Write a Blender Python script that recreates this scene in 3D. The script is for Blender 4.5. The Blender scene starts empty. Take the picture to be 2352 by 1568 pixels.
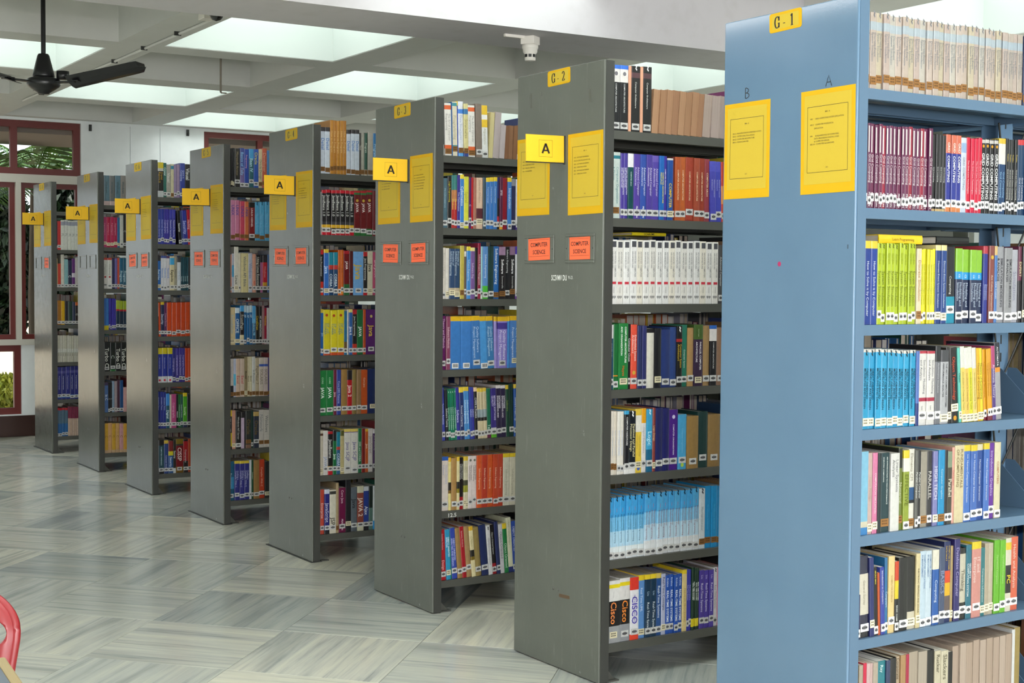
import bpy, bmesh, math, random
import numpy as np
from mathutils import Vector, Matrix, Euler

random.seed(7)
SC = bpy.context.scene
COL = SC.collection
PI = math.pi

# ------------------------------------------------------------------ camera
CAM = Vector((-3.62901, 2.97211, 1.46033))
YAW, PITCH, ROLL, FPX = -0.551932, -0.0423327, 0.00737478, 3290.18
FWD = Vector((math.cos(PITCH) * math.cos(YAW), math.cos(PITCH) * math.sin(YAW), math.sin(PITCH)))
_r = FWD.cross(Vector((0, 0, 1))).normalized()
_u = _r.cross(FWD)
RGT = math.cos(ROLL) * _r + math.sin(ROLL) * _u
UPV = -math.sin(ROLL) * _r + math.cos(ROLL) * _u
cam_d = bpy.data.cameras.new('camera')
cam_d.sensor_fit = 'HORIZONTAL'; cam_d.sensor_width = 36.0
cam_d.lens = 36.0 * FPX / 2352.0
cam_d.clip_start = 0.05; cam_d.clip_end = 200
cam = bpy.data.objects.new('camera', cam_d); COL.objects.link(cam)
cam.matrix_world = Matrix(((RGT.x, UPV.x, -FWD.x, CAM.x), (RGT.y, UPV.y, -FWD.y, CAM.y),
                           (RGT.z, UPV.z, -FWD.z, CAM.z), (0, 0, 0, 1)))
SC.camera = cam

# ------------------------------------------------------------------ world, sun, flash, exposure
SC.view_settings.view_transform = 'Standard'
SC.view_settings.look = 'None'
SC.view_settings.gamma = 1.0
SC.view_settings.use_curve_mapping = False
SC.view_settings.exposure = 0.0
try:
    SC.cycles.use_denoising = True
    SC.cycles.max_bounces = 8
    SC.cycles.diffuse_bounces = 5
    SC.cycles.sample_clamp_indirect = 6.0
except Exception:
    pass
SKYLIGHT = 4.7          # radiance of the daylit glazing over each roof light
FLASH_W = 46.0          # the photographer's flash, just above the lens
W_ = bpy.data.worlds.new('daylight_sky'); SC.world = W_; W_.use_nodes = True
_bg = W_.node_tree.nodes['Background']
_bg.inputs[0].default_value = (0.86, 0.93, 1.0, 1); _bg.inputs[1].default_value = 1.9
sun_d = bpy.data.lights.new('sun', 'SUN'); sun_d.energy = 5.0; sun_d.angle = 0.01; sun_d.color = (1, .95, .85)
sun = bpy.data.objects.new('sun', sun_d); COL.objects.link(sun)
sun.rotation_euler = Vector((0.42, -0.25, -0.87)).to_track_quat('-Z', 'Y').to_euler()
fl_d = bpy.data.lights.new('camera_flash', 'AREA'); fl_d.shape = 'RECTANGLE'; fl_d.size = 0.07; fl_d.size_y = 0.05
fl_d.energy = FLASH_W; fl_d.color = (1.0, 0.95, 0.93)
flash = bpy.data.objects.new('camera_flash', fl_d); COL.objects.link(flash)
flash.matrix_world = Matrix.Translation(UPV * 0.24 + RGT * 0.0) @ cam.matrix_world

# added fill light, unseen behind the photographer, to brighten the book spines
bk_d = bpy.data.lights.new('spine_fill_light', 'AREA'); bk_d.shape = 'RECTANGLE'; bk_d.size = 9.0; bk_d.size_y = 1.9; bk_d.energy = 430.0; bk_d.color = (1.0, .99, .99)
bk = bpy.data.objects.new('spine_fill_light', bk_d); COL.objects.link(bk)
bk.location = (-7.1, 1.0, 1.85); bk.rotation_euler = (PI / 2, 0, -PI / 2)

# ------------------------------------------------------------------ small helpers
def s2l(c):
    c = c / 255.0
    return c / 12.92 if c <= 0.04045 else ((c + 0.055) / 1.055) ** 2.4
def rgb(h):
    if len(h) == 3: h = ''.join(x + x for x in h)
    return (s2l(int(h[0:2], 16)), s2l(int(h[2:4], 16)), s2l(int(h[4:6], 16)), 1.0)
def pixray(x, y):
    return RGT * ((x - 1176) / FPX) + UPV * (-(y - 784) / FPX) + FWD
def onplane(x, y, axis, val):          # the point of a flat surface that the photograph shows at x, y
    d = pixray(x, y); return CAM + d * ((val - CAM[axis]) / d[axis])

class MB:
    """collects faces of one mesh object, each with a flat colour (attribute col) and a material slot"""
    def __init__(s): s.v = []; s.f = []; s.c = []; s.m = []; s.sm = []
    def add(s, vs, fs, col=(1, 1, 1, 1), m=0, M=None, smooth=False):
        b = len(s.v)
        s.v.extend([tuple(M @ Vector(p)) for p in vs] if M is not None else [tuple(p) for p in vs])
        for f in fs:
            s.f.append(tuple(b + i for i in f)); s.c.append(col); s.m.append(m); s.sm.append(smooth)
    def box(s, x0, x1, y0, y1, z0, z1, col=(1, 1, 1, 1), m=0, M=None):
        s.add([(x0, y0, z0), (x1, y0, z0), (x1, y1, z0), (x0, y1, z0), (x0, y0, z1), (x1, y0, z1), (x1, y1, z1), (x0, y1, z1)],
              [(0, 3, 2, 1), (4, 5, 6, 7), (0, 1, 5, 4), (1, 2, 6, 5), (2, 3, 7, 6), (3, 0, 4, 7)], col, m, M)
    def tube(s, pts, r, n=8, col=(1, 1, 1, 1), m=0, M=None, caps=True, smooth=True):
        pts = [Vector(p) for p in pts]; rr = r if isinstance(r, (list, tuple)) else [r] * len(pts)
        vs = []; fs = []
        for i, p in enumerate(pts):
            d = (pts[min(i + 1, len(pts) - 1)] - pts[max(i - 1, 0)]).normalized()
            a = d.cross(Vector((0, 0, 1)) if abs(d.z) < .95 else Vector((1, 0, 0))).normalized(); b = d.cross(a)
            for k in range(n):
                t = 2 * PI * k / n; vs.append(p + (a * math.cos(t) + b * math.sin(t)) * rr[i])
        for i in range(len(pts) - 1):
            for k in range(n):
                fs.append((i * n + k, i * n + (k + 1) % n, (i + 1) * n + (k + 1) % n, (i + 1) * n + k))
        s.add(vs, fs, col, m, M, smooth)
        if caps:
            s.add(vs[:n], [tuple(range(n))], col, m, M); s.add(vs[-n:], [tuple(reversed(range(n)))], col, m, M)
    def lathe(s, prof, n=24, col=(1, 1, 1, 1), m=0, M=None):
        vs = []; fs = []
        for (r, z) in prof:
            for k in range(n):
                t = 2 * PI * k / n; vs.append((r * math.cos(t), r * math.sin(t), z))
        for i in range(len(prof) - 1):
            for k in range(n):
                fs.append((i * n + k, i * n + (k + 1) % n, (i + 1) * n + (k + 1) % n, (i + 1) * n + k))
        s.add(vs, fs, col, m, M, True)
    def mesh(s, name, mats):
        me = bpy.data.meshes.new(name); me.from_pydata(s.v, [], s.f)
        for m in (mats if isinstance(mats, (list, tuple)) else [mats]): me.materials.append(m)
        me.polygons.foreach_set('material_index', s.m)
        me.polygons.foreach_set('use_smooth', s.sm)
        a = me.attributes.new('col', 'FLOAT_COLOR', 'FACE')
        a.data.foreach_set('color', np.array(s.c, dtype=np.float32).ravel())
        me.update(); return me
    def obj(s, name, mats, parent=None, bevel=0.0):
        o = bpy.data.objects.new(name, s.mesh(name, mats)); COL.objects.link(o)
        if parent is not None: o.parent = parent
        if bevel:
            b = o.modifiers.new('edge', 'BEVEL'); b.width = bevel; b.segments = 2; b.limit_method = 'ANGLE'
        return o
def share(name, me, parent=None, M=None):
    o = bpy.data.objects.new(name, me); COL.objects.link(o)
    if parent is not None: o.parent = parent
    if M is not None: o.matrix_local = M
    return o
def tag(o, label=None, cat=None, group=None, kind=None):
    if label: o['label'] = label
    if cat: o['category'] = cat
    if group: o['group'] = group
    if kind: o['kind'] = kind
    return o
def empty(name, M, label=None, cat=None, group=None, kind=None):
    o = bpy.data.objects.new(name, None); COL.objects.link(o); o.empty_display_size = .1
    o.matrix_world = M; return tag(o, label, cat, group, kind)

# ------------------------------------------------------------------ materials
def mat(name, col=(.8, .8, .8, 1), rough=.5, metal=0.0, attr=False, spec=.5, emit=None, strength=0, coat=0):
    m = bpy.data.materials.new(name); m.use_nodes = True
    b = m.node_tree.nodes['Principled BSDF']
    b.inputs['Base Color'].default_value = col; b.inputs['Roughness'].default_value = rough
    b.inputs['Metallic'].default_value = metal; b.inputs['Specular IOR Level'].default_value = spec
    if coat: b.inputs['Coat Weight'].default_value = coat; b.inputs['Coat Roughness'].default_value = .12
    if emit: b.inputs['Emission Color'].default_value = emit; b.inputs['Emission Strength'].default_value = strength
    if attr:
        a = m.node_tree.nodes.new('ShaderNodeAttribute'); a.attribute_name = 'col'
        m.node_tree.links.new(a.outputs['Color'], b.inputs['Base Color'])
    return m
def N(m, t, **kw):
    n = m.node_tree.nodes.new(t)
    for k, v in kw.items(): setattr(n, k, v)
    return n
def L(m, a, b): m.node_tree.links.new(a, b)
def bsdf(m): return m.node_tree.nodes['Principled BSDF']
def ramp(m, pts, interp='LINEAR'):
    r = N(m, 'ShaderNodeValToRGB'); r.color_ramp.interpolation = interp
    e = r.color_ramp.elements
    e[0].position, e[0].color = pts[0]; e[1].position, e[1].color = pts[-1]
    for p, c in pts[1:-1]:
        x = e.new(p); x.color = c
    return r
def noise(m, scale, detail=4, vec=None, rough=.55, dist=0):
    n = N(m, 'ShaderNodeTexNoise'); n.inputs['Scale'].default_value = scale; n.inputs['Detail'].default_value = detail
    n.inputs['Roughness'].default_value = rough; n.inputs['Distortion'].default_value = dist
    if vec is not None: L(m, vec, n.inputs['Vector'])
    return n
def coords(m, kind='Object', scale=(1, 1, 1)):
    t = N(m, 'ShaderNodeTexCoord'); p = N(m, 'ShaderNodeMapping'); p.inputs['Scale'].default_value = scale
    L(m, t.outputs[kind], p.inputs['Vector']); return p.outputs['Vector']
def mix(m, fac, a, b, mode='MIX'):
    x = N(m, 'ShaderNodeMix', data_type='RGBA', blend_type=mode)
    for s, v in ((x.inputs['Factor'], fac), (x.inputs['A'], a), (x.inputs['B'], b)):
        if hasattr(v, 'is_output'): L(m, v, s)
        else: s.default_value = v
    return x.outputs['Result']
def bump(m, h, strength=.1, dist=.01):
    b = N(m, 'ShaderNodeBump'); b.inputs['Strength'].default_value = strength; b.inputs['Distance'].default_value = dist
    L(m, h, b.inputs['Height']); L(m, b.outputs['Normal'], bsdf(m).inputs['Normal'])

# printed book covers: colour per face, worn a little
M_cover = mat('book_cover', rough=.36, attr=True, spec=.5)
_a = [n for n in M_cover.node_tree.nodes if n.type == 'ATTRIBUTE'][0]
_n = noise(M_cover, 60, 5, coords(M_cover)); _rr = ramp(M_cover, [(.3, (.84, .84, .84, 1)), (.7, (1.0, 1.0, 1.0, 1))]); L(M_cover, _n.outputs['Fac'], _rr.inputs['Fac'])
L(M_cover, mix(M_cover, 1.0, _a.outputs['Color'], _rr.outputs['Color'], 'MULTIPLY'), bsdf(M_cover).inputs['Base Color'])
# leaves of paper: fine lines along the height
M_page = mat('book_pages', rough=.85, attr=True, spec=.2)
_a = [n for n in M_page.node_tree.nodes if n.type == 'ATTRIBUTE'][0]
_n = noise(M_page, 1, 3, coords(M_page, scale=(900, 4, 4))); _rr = ramp(M_page, [(.3, (.72, .71, .70, 1)), (.7, (.98, .98, .98, 1))]); L(M_page, _n.outputs['Fac'], _rr.inputs['Fac'])
L(M_page, mix(M_page, 1.0, _a.outputs['Color'], _rr.outputs['Color'], 'MULTIPLY'), bsdf(M_page).inputs['Base Color'])
M_print = mat('printed_ink', rough=.5, attr=True, spec=.3)
M_paper = mat('paper_label', rough=.6, attr=True, spec=.3)

def steel_paint(name, base, dark, light, scratch, rough, coat=0):
    m = mat(name, base, rough, coat=coat)
    v = coords(m, scale=(80, 80, 5.5)); n1 = noise(m, 1.0, 8, v, .8)
    r1 = ramp(m, [(.57, (0, 0, 0, 1)), (.78, (1, 1, 1, 1))]); L(m, n1.outputs['Fac'], r1.inputs['Fac'])
    n2 = noise(m, 3.0, 4, coords(m)); r2 = ramp(m, [(.3, dark), (.7, light)]); L(m, n2.outputs['Fac'], r2.inputs['Fac'])
    f = N(m, 'ShaderNodeMath', operation='MULTIPLY'); L(m, r1.outputs['Color'], f.inputs[0]); f.inputs[1].default_value = scratch
    L(m, mix(m, f.outputs[0], r2.outputs['Color'], (min(1, base[0] * 1.9), min(1, base[1] * 1.9), min(1, base[2] * 1.9), 1)), bsdf(m).inputs['Base Color'])
    n3 = noise(m, 14, 5, coords(m)); r3 = ramp(m, [(.3, (rough * .9,) * 3 + (1,)), (.75, (min(1, rough * 1.15),) * 3 + (1,))]); L(m, n3.outputs['Fac'], r3.inputs['Fac'])
    L(m, r3.outputs['Color'], bsdf(m).inputs['Roughness'])
    bump(m, noise(m, 260, 2, coords(m)).outputs['Fac'], .03, .002)
    return m
M_grey = steel_paint('grey_enamel_steel', rgb('5c5e58'), rgb('595b54'), rgb('60625b'), .95, .24)
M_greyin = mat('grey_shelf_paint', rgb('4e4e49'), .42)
M_blue = steel_paint('blue_enamel_steel', rgb('5b7690'), rgb('59748e'), rgb('5e7993'), .06, .11)
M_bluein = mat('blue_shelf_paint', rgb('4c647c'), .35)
M_dark = mat('dark_steel', rgb('2c2d2b'), .5)
M_yellow = mat('yellow_card', rgb('d0a212'), .6, spec=.2)
M_yellow2 = mat('yellow_print_area', rgb('c4a836'), .6, spec=.2)
M_sign = mat('sign_yellow', rgb('f0bf30'), .55, spec=.25)
M_orange = mat('orange_card', rgb('ff6a40'), .6)
M_ink = mat('black_ink', rgb('1c1a18'), .5)
M_white = mat('stencil_white', rgb('d8d8d4'), .6)

# ------------------------------------------------------------------ the room
M_wall = mat('white_wall_paint', rgb('eceff0'), .55)
_n = noise(M_wall, 5, 5, coords(M_wall)); _rr = ramp(M_wall, [(.3, rgb('e8ebec')), (.7, rgb('f2f5f6'))]); L(M_wall, _n.outputs['Fac'], _rr.inputs['Fac']); L(M_wall, _rr.outputs['Color'], bsdf(M_wall).inputs['Base Color'])
M_ceil = mat('ceiling_paint', rgb('d8d8d4'), .7)
_n = noise(M_ceil, 4, 5, coords(M_ceil)); _rr = ramp(M_ceil, [(.3, rgb('d4d4d0')), (.7, rgb('dadad6'))]); L(M_ceil, _n.outputs['Fac'], _rr.inputs['Fac']); L(M_ceil, _rr.outputs['Color'], bsdf(M_ceil).inputs['Base Color'])
M_beam = mat('beam_paint', rgb('dcdadb'), .6)
_n = noise(M_beam, 9, 6, coords(M_beam)); _rr = ramp(M_beam, [(.28, rgb('c0bdbf')), (.5, rgb('c6c3c6'))]); L(M_beam, _n.outputs['Fac'], _rr.inputs['Fac']); L(M_beam, _rr.outputs['Color'], bsdf(M_beam).inputs['Base Color'])
M_red = mat('red_frame_paint', rgb('6a2420'), .4)
M_mull = mat('concrete_band', rgb('c9c4ba'), .7)
M_skirt = mat('dark_brown_skirting', rgb('3a221c'), .35)
M_glass = mat('window_glass', (.95, .98, .97, 1), .02); bsdf(M_glass).inputs['Transmission Weight'].default_value = 1.0; bsdf(M_glass).inputs['IOR'].default_value = 1.02
M_pane = mat('roof_light_glazing', (.9, .95, .9, 1), .6, emit=(.95, 1.0, .99, 1), strength=SKYLIGHT)

# marble floor: slabs laid with the streaks turned by turns
def marble(name, axis_scale):
    m = mat(name, rough=.2, spec=.5)
    oi = N(m, 'ShaderNodeObjectInfo'); tc = N(m, 'ShaderNodeTexCoord')
    off = N(m, 'ShaderNodeVectorMath', operation='SCALE'); cmb = N(m, 'ShaderNodeCombineXYZ')
    for i in range(3): L(m, oi.outputs['Random'], cmb.inputs[i])
    L(m, cmb.outputs[0], off.inputs[0]); off.inputs['Scale'].default_value = 37.0
    ad = N(m, 'ShaderNodeVectorMath', operation='ADD'); L(m, tc.outputs['Object'], ad.inputs[0]); L(m, off.outputs[0], ad.inputs[1])
    mp = N(m, 'ShaderNodeMapping'); L(m, ad.outputs[0], mp.inputs['Vector']); mp.inputs['Scale'].default_value = axis_scale
    n1 = noise(m, 1.0, 9, mp.outputs[0], .68, .3)
    r1 = ramp(m, [(.24, rgb('7d8183')), (.36, rgb('a3a5a2')), (.47, rgb('b9b9b2')), (.60, rgb('c4c2b8')), (.8, rgb('cfccc0'))]); L(m, n1.outputs['Fac'], r1.inputs['Fac'])
    mp2 = N(m, 'ShaderNodeMapping'); L(m, ad.outputs[0], mp2.inputs['Vector']); mp2.inputs['Scale'].default_value = (axis_scale[0] * .6, axis_scale[1] * .22, 3)
    n3 = noise(m, 1.0, 4, mp2.outputs[0], .5, .6); r4 = ramp(m, [(.33, (.72, .74, .76, 1)), (.47, (.96, .97, .97, 1)), (.68, (1.05, 1.04, 1.0, 1))]); L(m, n3.outputs['Fac'], r4.inputs['Fac'])
    tn = ramp(m, [(0, (.58, .62, .65, 1)), (.22, (.80, .82, .83, 1)), (.6, (.94, .93, .905, 1)), (1, (1.07, 1.04, .96, 1))])
    wn = N(m, 'ShaderNodeTexWhiteNoise', noise_dimensions='1D'); L(m, oi.outputs['Random'], wn.inputs['W']); L(m, wn.outputs['Value'], tn.inputs['Fac'])
    r1 = mix(m, 1.0, r1.outputs['Color'], r4.outputs['Color'], 'MULTIPLY').node
    L(m, mix(m, 1.0, r1.outputs['Result'], tn.outputs['Color'], 'MULTIPLY'), bsdf(m).inputs['Base Color'])
    n2 = noise(m, 9, 4, tc.outputs['Object']); r2 = ramp(m, [(.3, (.13,) * 3 + (1,)), (.75, (.27,) * 3 + (1,))]); L(m, n2.outputs['Fac'], r2.inputs['Fac']); L(m, r2.outputs['Color'], bsdf(m).inputs['Roughness'])
    return m
M_marble = marble('streaked_marble', (1.3, 30, 10))
M_joint = mat('tile_joint', rgb('6e6c60'), .7)

XW = 9.93                                # inner face of the far wall
fl = MB(); fl.box(-7.2, XW + .2, -9.2, 6.2, -.2, -.0035)
floor = tag(fl.obj('floor', M_joint), kind='structure')
# the slabs lie askew to the racks, each turned a quarter against its neighbours
E1, E2, TO = Vector((.4455, -.413, 0)), Vector((.4455, .413, 0)), Vector((1.889, .680, 0))
def tile_mesh(a, b, name='floor_tile'):
    """one slab with its streaks along a; local x runs along a"""
    ang = math.atan2(a.y, a.x); R_ = Matrix.Rotation(-ang, 3, 'Z'); a, b = R_ @ a, R_ @ b
    def ring(k, z): return [(p.x, p.y, z) for p in (-(a + b) * k / 2, (a - b) * k / 2, (a + b) * k / 2, (b - a) * k / 2)]
    r0, r1, r2 = ring(.9965, -.006), ring(.9965, -.0006), ring(.9948, 0)
    if Vector(r0[1]).cross(Vector(r0[2])).z < 0: r0, r1, r2 = r0[::-1], r1[::-1], r2[::-1]
    t = MB(); t.add(r0 + r1 + r2, [(8, 9, 10, 11)] + [(i, (i + 1) % 4, 4 + (i + 1) % 4, 4 + i) for i in range(4)] + [(4 + i, 4 + (i + 1) % 4, 8 + (i + 1) % 4, 8 + i) for i in range(4)])
    return t.mesh(name, M_marble), ang
TILES = (tile_mesh(E1, E2), tile_mesh(E2, E1))
cells = []
for i in range(-22, 23):
    for j in range(-22, 23):
        c = TO + E1 * (i + .5) + E2 * (j + .5)
        if not (-7.1 < c.x < XW - .1 and -9.0 < c.y < 6.1): continue
        d = c - CAM; z = d.dot(FWD); px = 1176 + FPX * d.dot(RGT) / z if z > .5 else -9e9
        py = 784 - FPX * d.dot(UPV) / z if z > .5 else 9e9
        seen = z > .5 and -220 < px < 1760 and py < 1720 and c.y > -1.9
        cells.append((not seen, d.length, i, j, c))
cells.sort(key=lambda q: q[:2])
rest = MB(); nt = 0
for far, dist, i, j, c in cells:
    me, ang = TILES[(i + j) % 2]
    if not far and nt < 290:
        share('tile', me, floor, Matrix.Translation(c) @ Matrix.Rotation(ang, 4, 'Z')); nt += 1
    else:
        k = .9965; rest.add([c + p for p in (-(E1 + E2) * k / 2, (E1 - E2) * k / 2, (E1 + E2) * k / 2, (E2 - E1) * k / 2)], [(0, 1, 2, 3)])
ro = rest.obj('tiles', M_marble, floor); ro['kind'] = 'stuff'

# ceiling: ribs, coffers and roof lights in a chequerboard, one deep beam
ZC = 2.92
ROWS = [(-6.45, -5.23), (-4.95, -3.73), (-3.45, -2.23), (-1.95, -.73), (-.45, .77), (1.05, 2.27), None, (4.05, 5.27), (5.55, 6.79), (7.12, 8.27), (8.57, 9.80)]
COLS = [(4.70, 5.85), (3.25, 4.41), (1.81, 2.97), (.37, 1.53), (-1.08, .08), (-2.52, -1.37), (-3.96, -2.81), (-5.40, -4.25), (-6.85, -5.70), (-8.30, -7.15)]
ce = MB(); panes = []
xs = [-7.2]
for r in ROWS: xs += list(r) if r else [2.27, 4.05]
xs.append(XW + .2)
for k in range(0, len(xs), 2):            # ribs that run across, one per gap between rows
    if not .05 < xs[k + 1] - xs[k] < 1.0: continue
    ce.box(xs[k], xs[k + 1], -9.2, 6.2, ZC, 3.62)
ce.box(2.78, 4.05, -9.2, 6.2, ZC, 3.62)
ys = [6.2]
for c in COLS: ys += [c[1], c[0]]
ys.append(-9.2)
for ri, r in enumerate(ROWS):
    if not r: continue
    for k in range(0, len(ys), 2):
        ce.box(r[0], r[1], ys[k + 1], ys[k], ZC, 3.62)
    for ci, c in enumerate(COLS):
        if ri < 5 or (ri - 7 + ci - 4) % 2 == 0: panes.append((r, c))  # unseen near rows: every cell glazed to add light on the spines
        else: ce.box(r[0], r[1], c[0], c[1], 3.34, 3.62)
ceiling = tag(ce.obj('ceiling', M_ceil), kind='structure')
M_lining = mat('pale_green_lining', rgb('bec5c0'), .6)
for r, c in panes:
    w = MB(); t_ = .004                   # each roof light has a pale green lining
    w.box(r[0], r[0] + t_, c[0], c[1], ZC + .004, 3.56); w.box(r[1] - t_, r[1], c[0], c[1], ZC + .004, 3.56)
    w.box(r[0] + t_, r[1] - t_, c[0], c[0] + t_, ZC + .004, 3.56); w.box(r[0] + t_, r[1] - t_, c[1] - t_, c[1], ZC + .004, 3.56)
    w.obj('roof_light_lining', M_lining, ceiling)
    p = MB(); p.box(r[0] + .0, r[1] - .0, c[0] + .0, c[1] - .0, 3.56, 3.6); p.obj('roof_light', M_pane, ceiling)
be = MB(); be.box(2.27, 2.79, -9.2, 6.2, 2.675, 3.62)
beam = tag(be.obj('ceiling_beam', M_beam), kind='structure')

# walls
def wallbox(name, *b, m=M_wall):
    w = MB(); w.box(*b); return tag(w.obj(name, m), kind='structure')
bw = MB()
for b_ in ((-9.2, 6.2, -.2, .9), (-9.2, 6.2, 2.8, 3.62), (-9.2, -3.5, .9, 2.8), (5.5, 6.2, .9, 2.8)): bw.box(-7.4, -7.2, *b_)  # unseen wall, its opening added to let more light onto the spines
tag(bw.obj('wall_back', M_wall), kind='structure')
wallbox('wall_left', -7.2, XW + .2, 6.2, 6.4, -.2, 3.62)
wallbox('wall_right', -7.2, XW + .2, -9.4, -9.2, -.2, 3.62)
T = .2
wf = MB()
def wb(y0, y1, z0, z1): wf.box(XW, XW + T, y0, y1, z0, z1)
ZT, ZB = 2.895, .2
W1 = (-.635, 3.4); W2 = (-4.4, -1.83); W3 = (-8.6, -5.6)
wb(-9.2, 6.2, ZT, 3.3)
wb(W1[1], 6.2, 0, ZT); wb(W1[0], W1[1], 0, ZB); wb(W1[0], -.085, ZB, .838)
g = .0025                                  # the wall between the windows is faced with upright panels
for a, b in ((-.635, -1.098), (-1.102, -1.388), (-1.392, -1.83)): wb(b + g, a - g * 0, 0, ZT)
wf.box(XW + .01, XW + T, -1.83, -.64, 0, ZT)
wb(W2[0], W2[1], 0, 1.9); wb(W3[1], W2[0], 0, ZT); wb(W3[0], W3[1], 0, 1.9); wb(-9.2, W3[0], 0, ZT)
wall_far = tag(wf.obj('wall_far', M_wall), kind='structure')
tr = MB(); tr.box(XW - .015, XW + .12, W1[0], W1[1], 2.325, 2.402); tr.box(XW - .015, XW + .12, W1[0], W1[1], .838, .89)
tr.box(XW - .012, XW + .12, -.088, -.040, .89, 2.325)
for k in range(1, 6): tr.box(XW - .012, XW + .12, -.088 + k * .62, -.040 + k * .62, .89, 2.325)
tag(tr.obj('trim_1', M_mull), kind='structure')
sk = MB(); sk.box(XW - .02, XW, -9.2, 6.2, 0, .19); tag(sk.obj('baseboard_far', M_skirt), kind='structure')

def window(name, y0, y1, z0, z1, bars, fw=.055):
    """a red timber frame with upright bars, and one pane of glass in each bay"""
    e = empty(name, Matrix.Translation((XW + .03, 0, 0)), kind='structure')
    f = MB(); d = .05
    f.box(0, d, y0, y1, z1 - fw, z1); f.box(0, d, y0, y1, z0, z0 + fw); f.box(0, d, y0, y0 + fw, z0 + fw, z1 - fw); f.box(0, d, y1 - fw, y1, z0 + fw, z1 - fw)
    for b in bars: f.box(0, d, b - fw * .5, b + fw * .5, z0 + fw, z1 - fw)
    f.obj('window_frame', M_red, e)
    ed = [y0 + fw] + [v for b in sorted(bars) for v in (b - fw * .5, b + fw * .5)] + [y1 - fw]
    for k in range(0, len(ed), 2):
        p = MB(); p.box(.02, .025, ed[k], ed[k + 1], z0 + fw, z1 - fw); p.obj('glass_pane', M_glass, e)
n = 1
def nextwin(*a, **k):
    global n
    window('window_%d' % n, *a, **k); n += 1
nextwin(W1[0], W1[1], 2.402, ZT, [-.035 + .6 * k for k in range(6)], fw=.062)
nextwin(W1[0], -.088, .89, 2.325, [], fw=.045)
for k in range(5): nextwin(-.04 + .62 * k, -.088 + .62 * (k + 1), .89, 2.325, [], fw=.045)
nextwin(-.085, W1[1], ZB, .838, [.62, 1.3, 2.0, 2.7], fw=.06)
nextwin(W2[0], W2[1], 1.9, ZT, [-2.42, -3.0, -3.7]); nextwin(W3[0], W3[1], 1.9, ZT, [-6.2, -6.8, -7.5, -8.1])

# ------------------------------------------------------------------ out of doors
M_ground = mat('sunlit_paving', rgb('cbb9a0'), .8)
gd = MB(); gd.box(XW + T, 60, -40, 40, -.4, -.12); tag(gd.obj('ground_outside', M_ground), kind='structure')
ev = MB(); ev.box(XW + T, XW + 1.5, -12, 8, 2.80, 2.94); tag(ev.obj('roof_eave', mat('eave_concrete', rgb('8a7f78'), .8)), kind='structure')
def leafmat(name, a, b):
    m = mat(name, rough=.45); n_ = noise(m, 8, 2, coords(m)); r_ = ramp(m, [(.3, a), (.7, b)]); L(m, n_.outputs['Fac'], r_.inputs['Fac']); L(m, r_.outputs['Color'], bsdf(m).inputs['Base Color'])
    bsdf(m).inputs['Subsurface Weight'].default_value = 0; return m
M_palm = leafmat('palm_leaf', rgb('1f4416'), rgb('577f26')); M_dk = leafmat('dark_leaf', rgb('121c14'), rgb('22381e')); M_bush = leafmat('bush_leaf', rgb('7a8a2c'), rgb('b8b848'))
M_bark = mat('bark', rgb('5a5044'), .9)
rnd = random.Random(3)
def frond_mesh(Lf, droop, nl, ll, seed):
    r = random.Random(seed); b = MB(); pts = []
    for k in range(9):
        t = k / 8; pts.append(Vector((Lf * t, 0, Lf * (.55 * t - droop * t * t))))
    b.tube(pts, [.012 * (1 - .8 * k / 8) for k in range(9)], 4)
    for k in range(nl):
        t = .12 + .86 * k / nl; i = min(7, int(t * 8)); p = pts[i].lerp(pts[i + 1], t * 8 - i)
        for sgn in (-1, 1):
            l = ll * (1 - .55 * abs(t - .45) * 1.6) * r.uniform(.85, 1.1)
            d = Vector((.55, sgn * 1, -.35 + r.uniform(-.15, .1))).normalized() * l; w = Vector((.016, 0, .004))
            b.add([p - w, p + w, p + d * .6 + w * .9, p + d, p + d * .6 - w * .9], [(0, 1, 2, 3, 4)])
    return b.mesh('frond', M_palm)
FR = [frond_mesh(1.7, .75, 34, .42, 1), frond_mesh(1.45, .5, 30, .38, 2)]
def palm(x, y, h, nf, label, base=-.12):
    e = empty('palm_tree', Matrix.Translation((x, y, base)), label, 'palm', 'palm trees outside the far windows')
    t = MB(); t.tube([(0, 0, 0), (.03, .02, h * .5), (0, 0, h)], [.07, .055, .045], 8); t.obj('trunk', M_bark, e)
    for k in range(nf):
        share('frond', FR[k % 2], e, Matrix.Translation((0, 0, h - .12 * (k % 3))) @ Matrix.Rotation(2.4 * k + rnd.uniform(-.2, .2), 4, 'Z') @ Matrix.Rotation(rnd.uniform(-.55, .35), 4, 'Y'))
palm(12.2, -.75, 2.75, 15, 'feathery palm whose fronds hang past the upper pane nearest the white wall panels')
palm(16.9, .9, 3.0, 15, 'bright green palm behind the pane on the far side of the red upright')
palm(18.4, -3.2, 3.6, 14, 'taller palm standing back against the bright sky')
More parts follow.
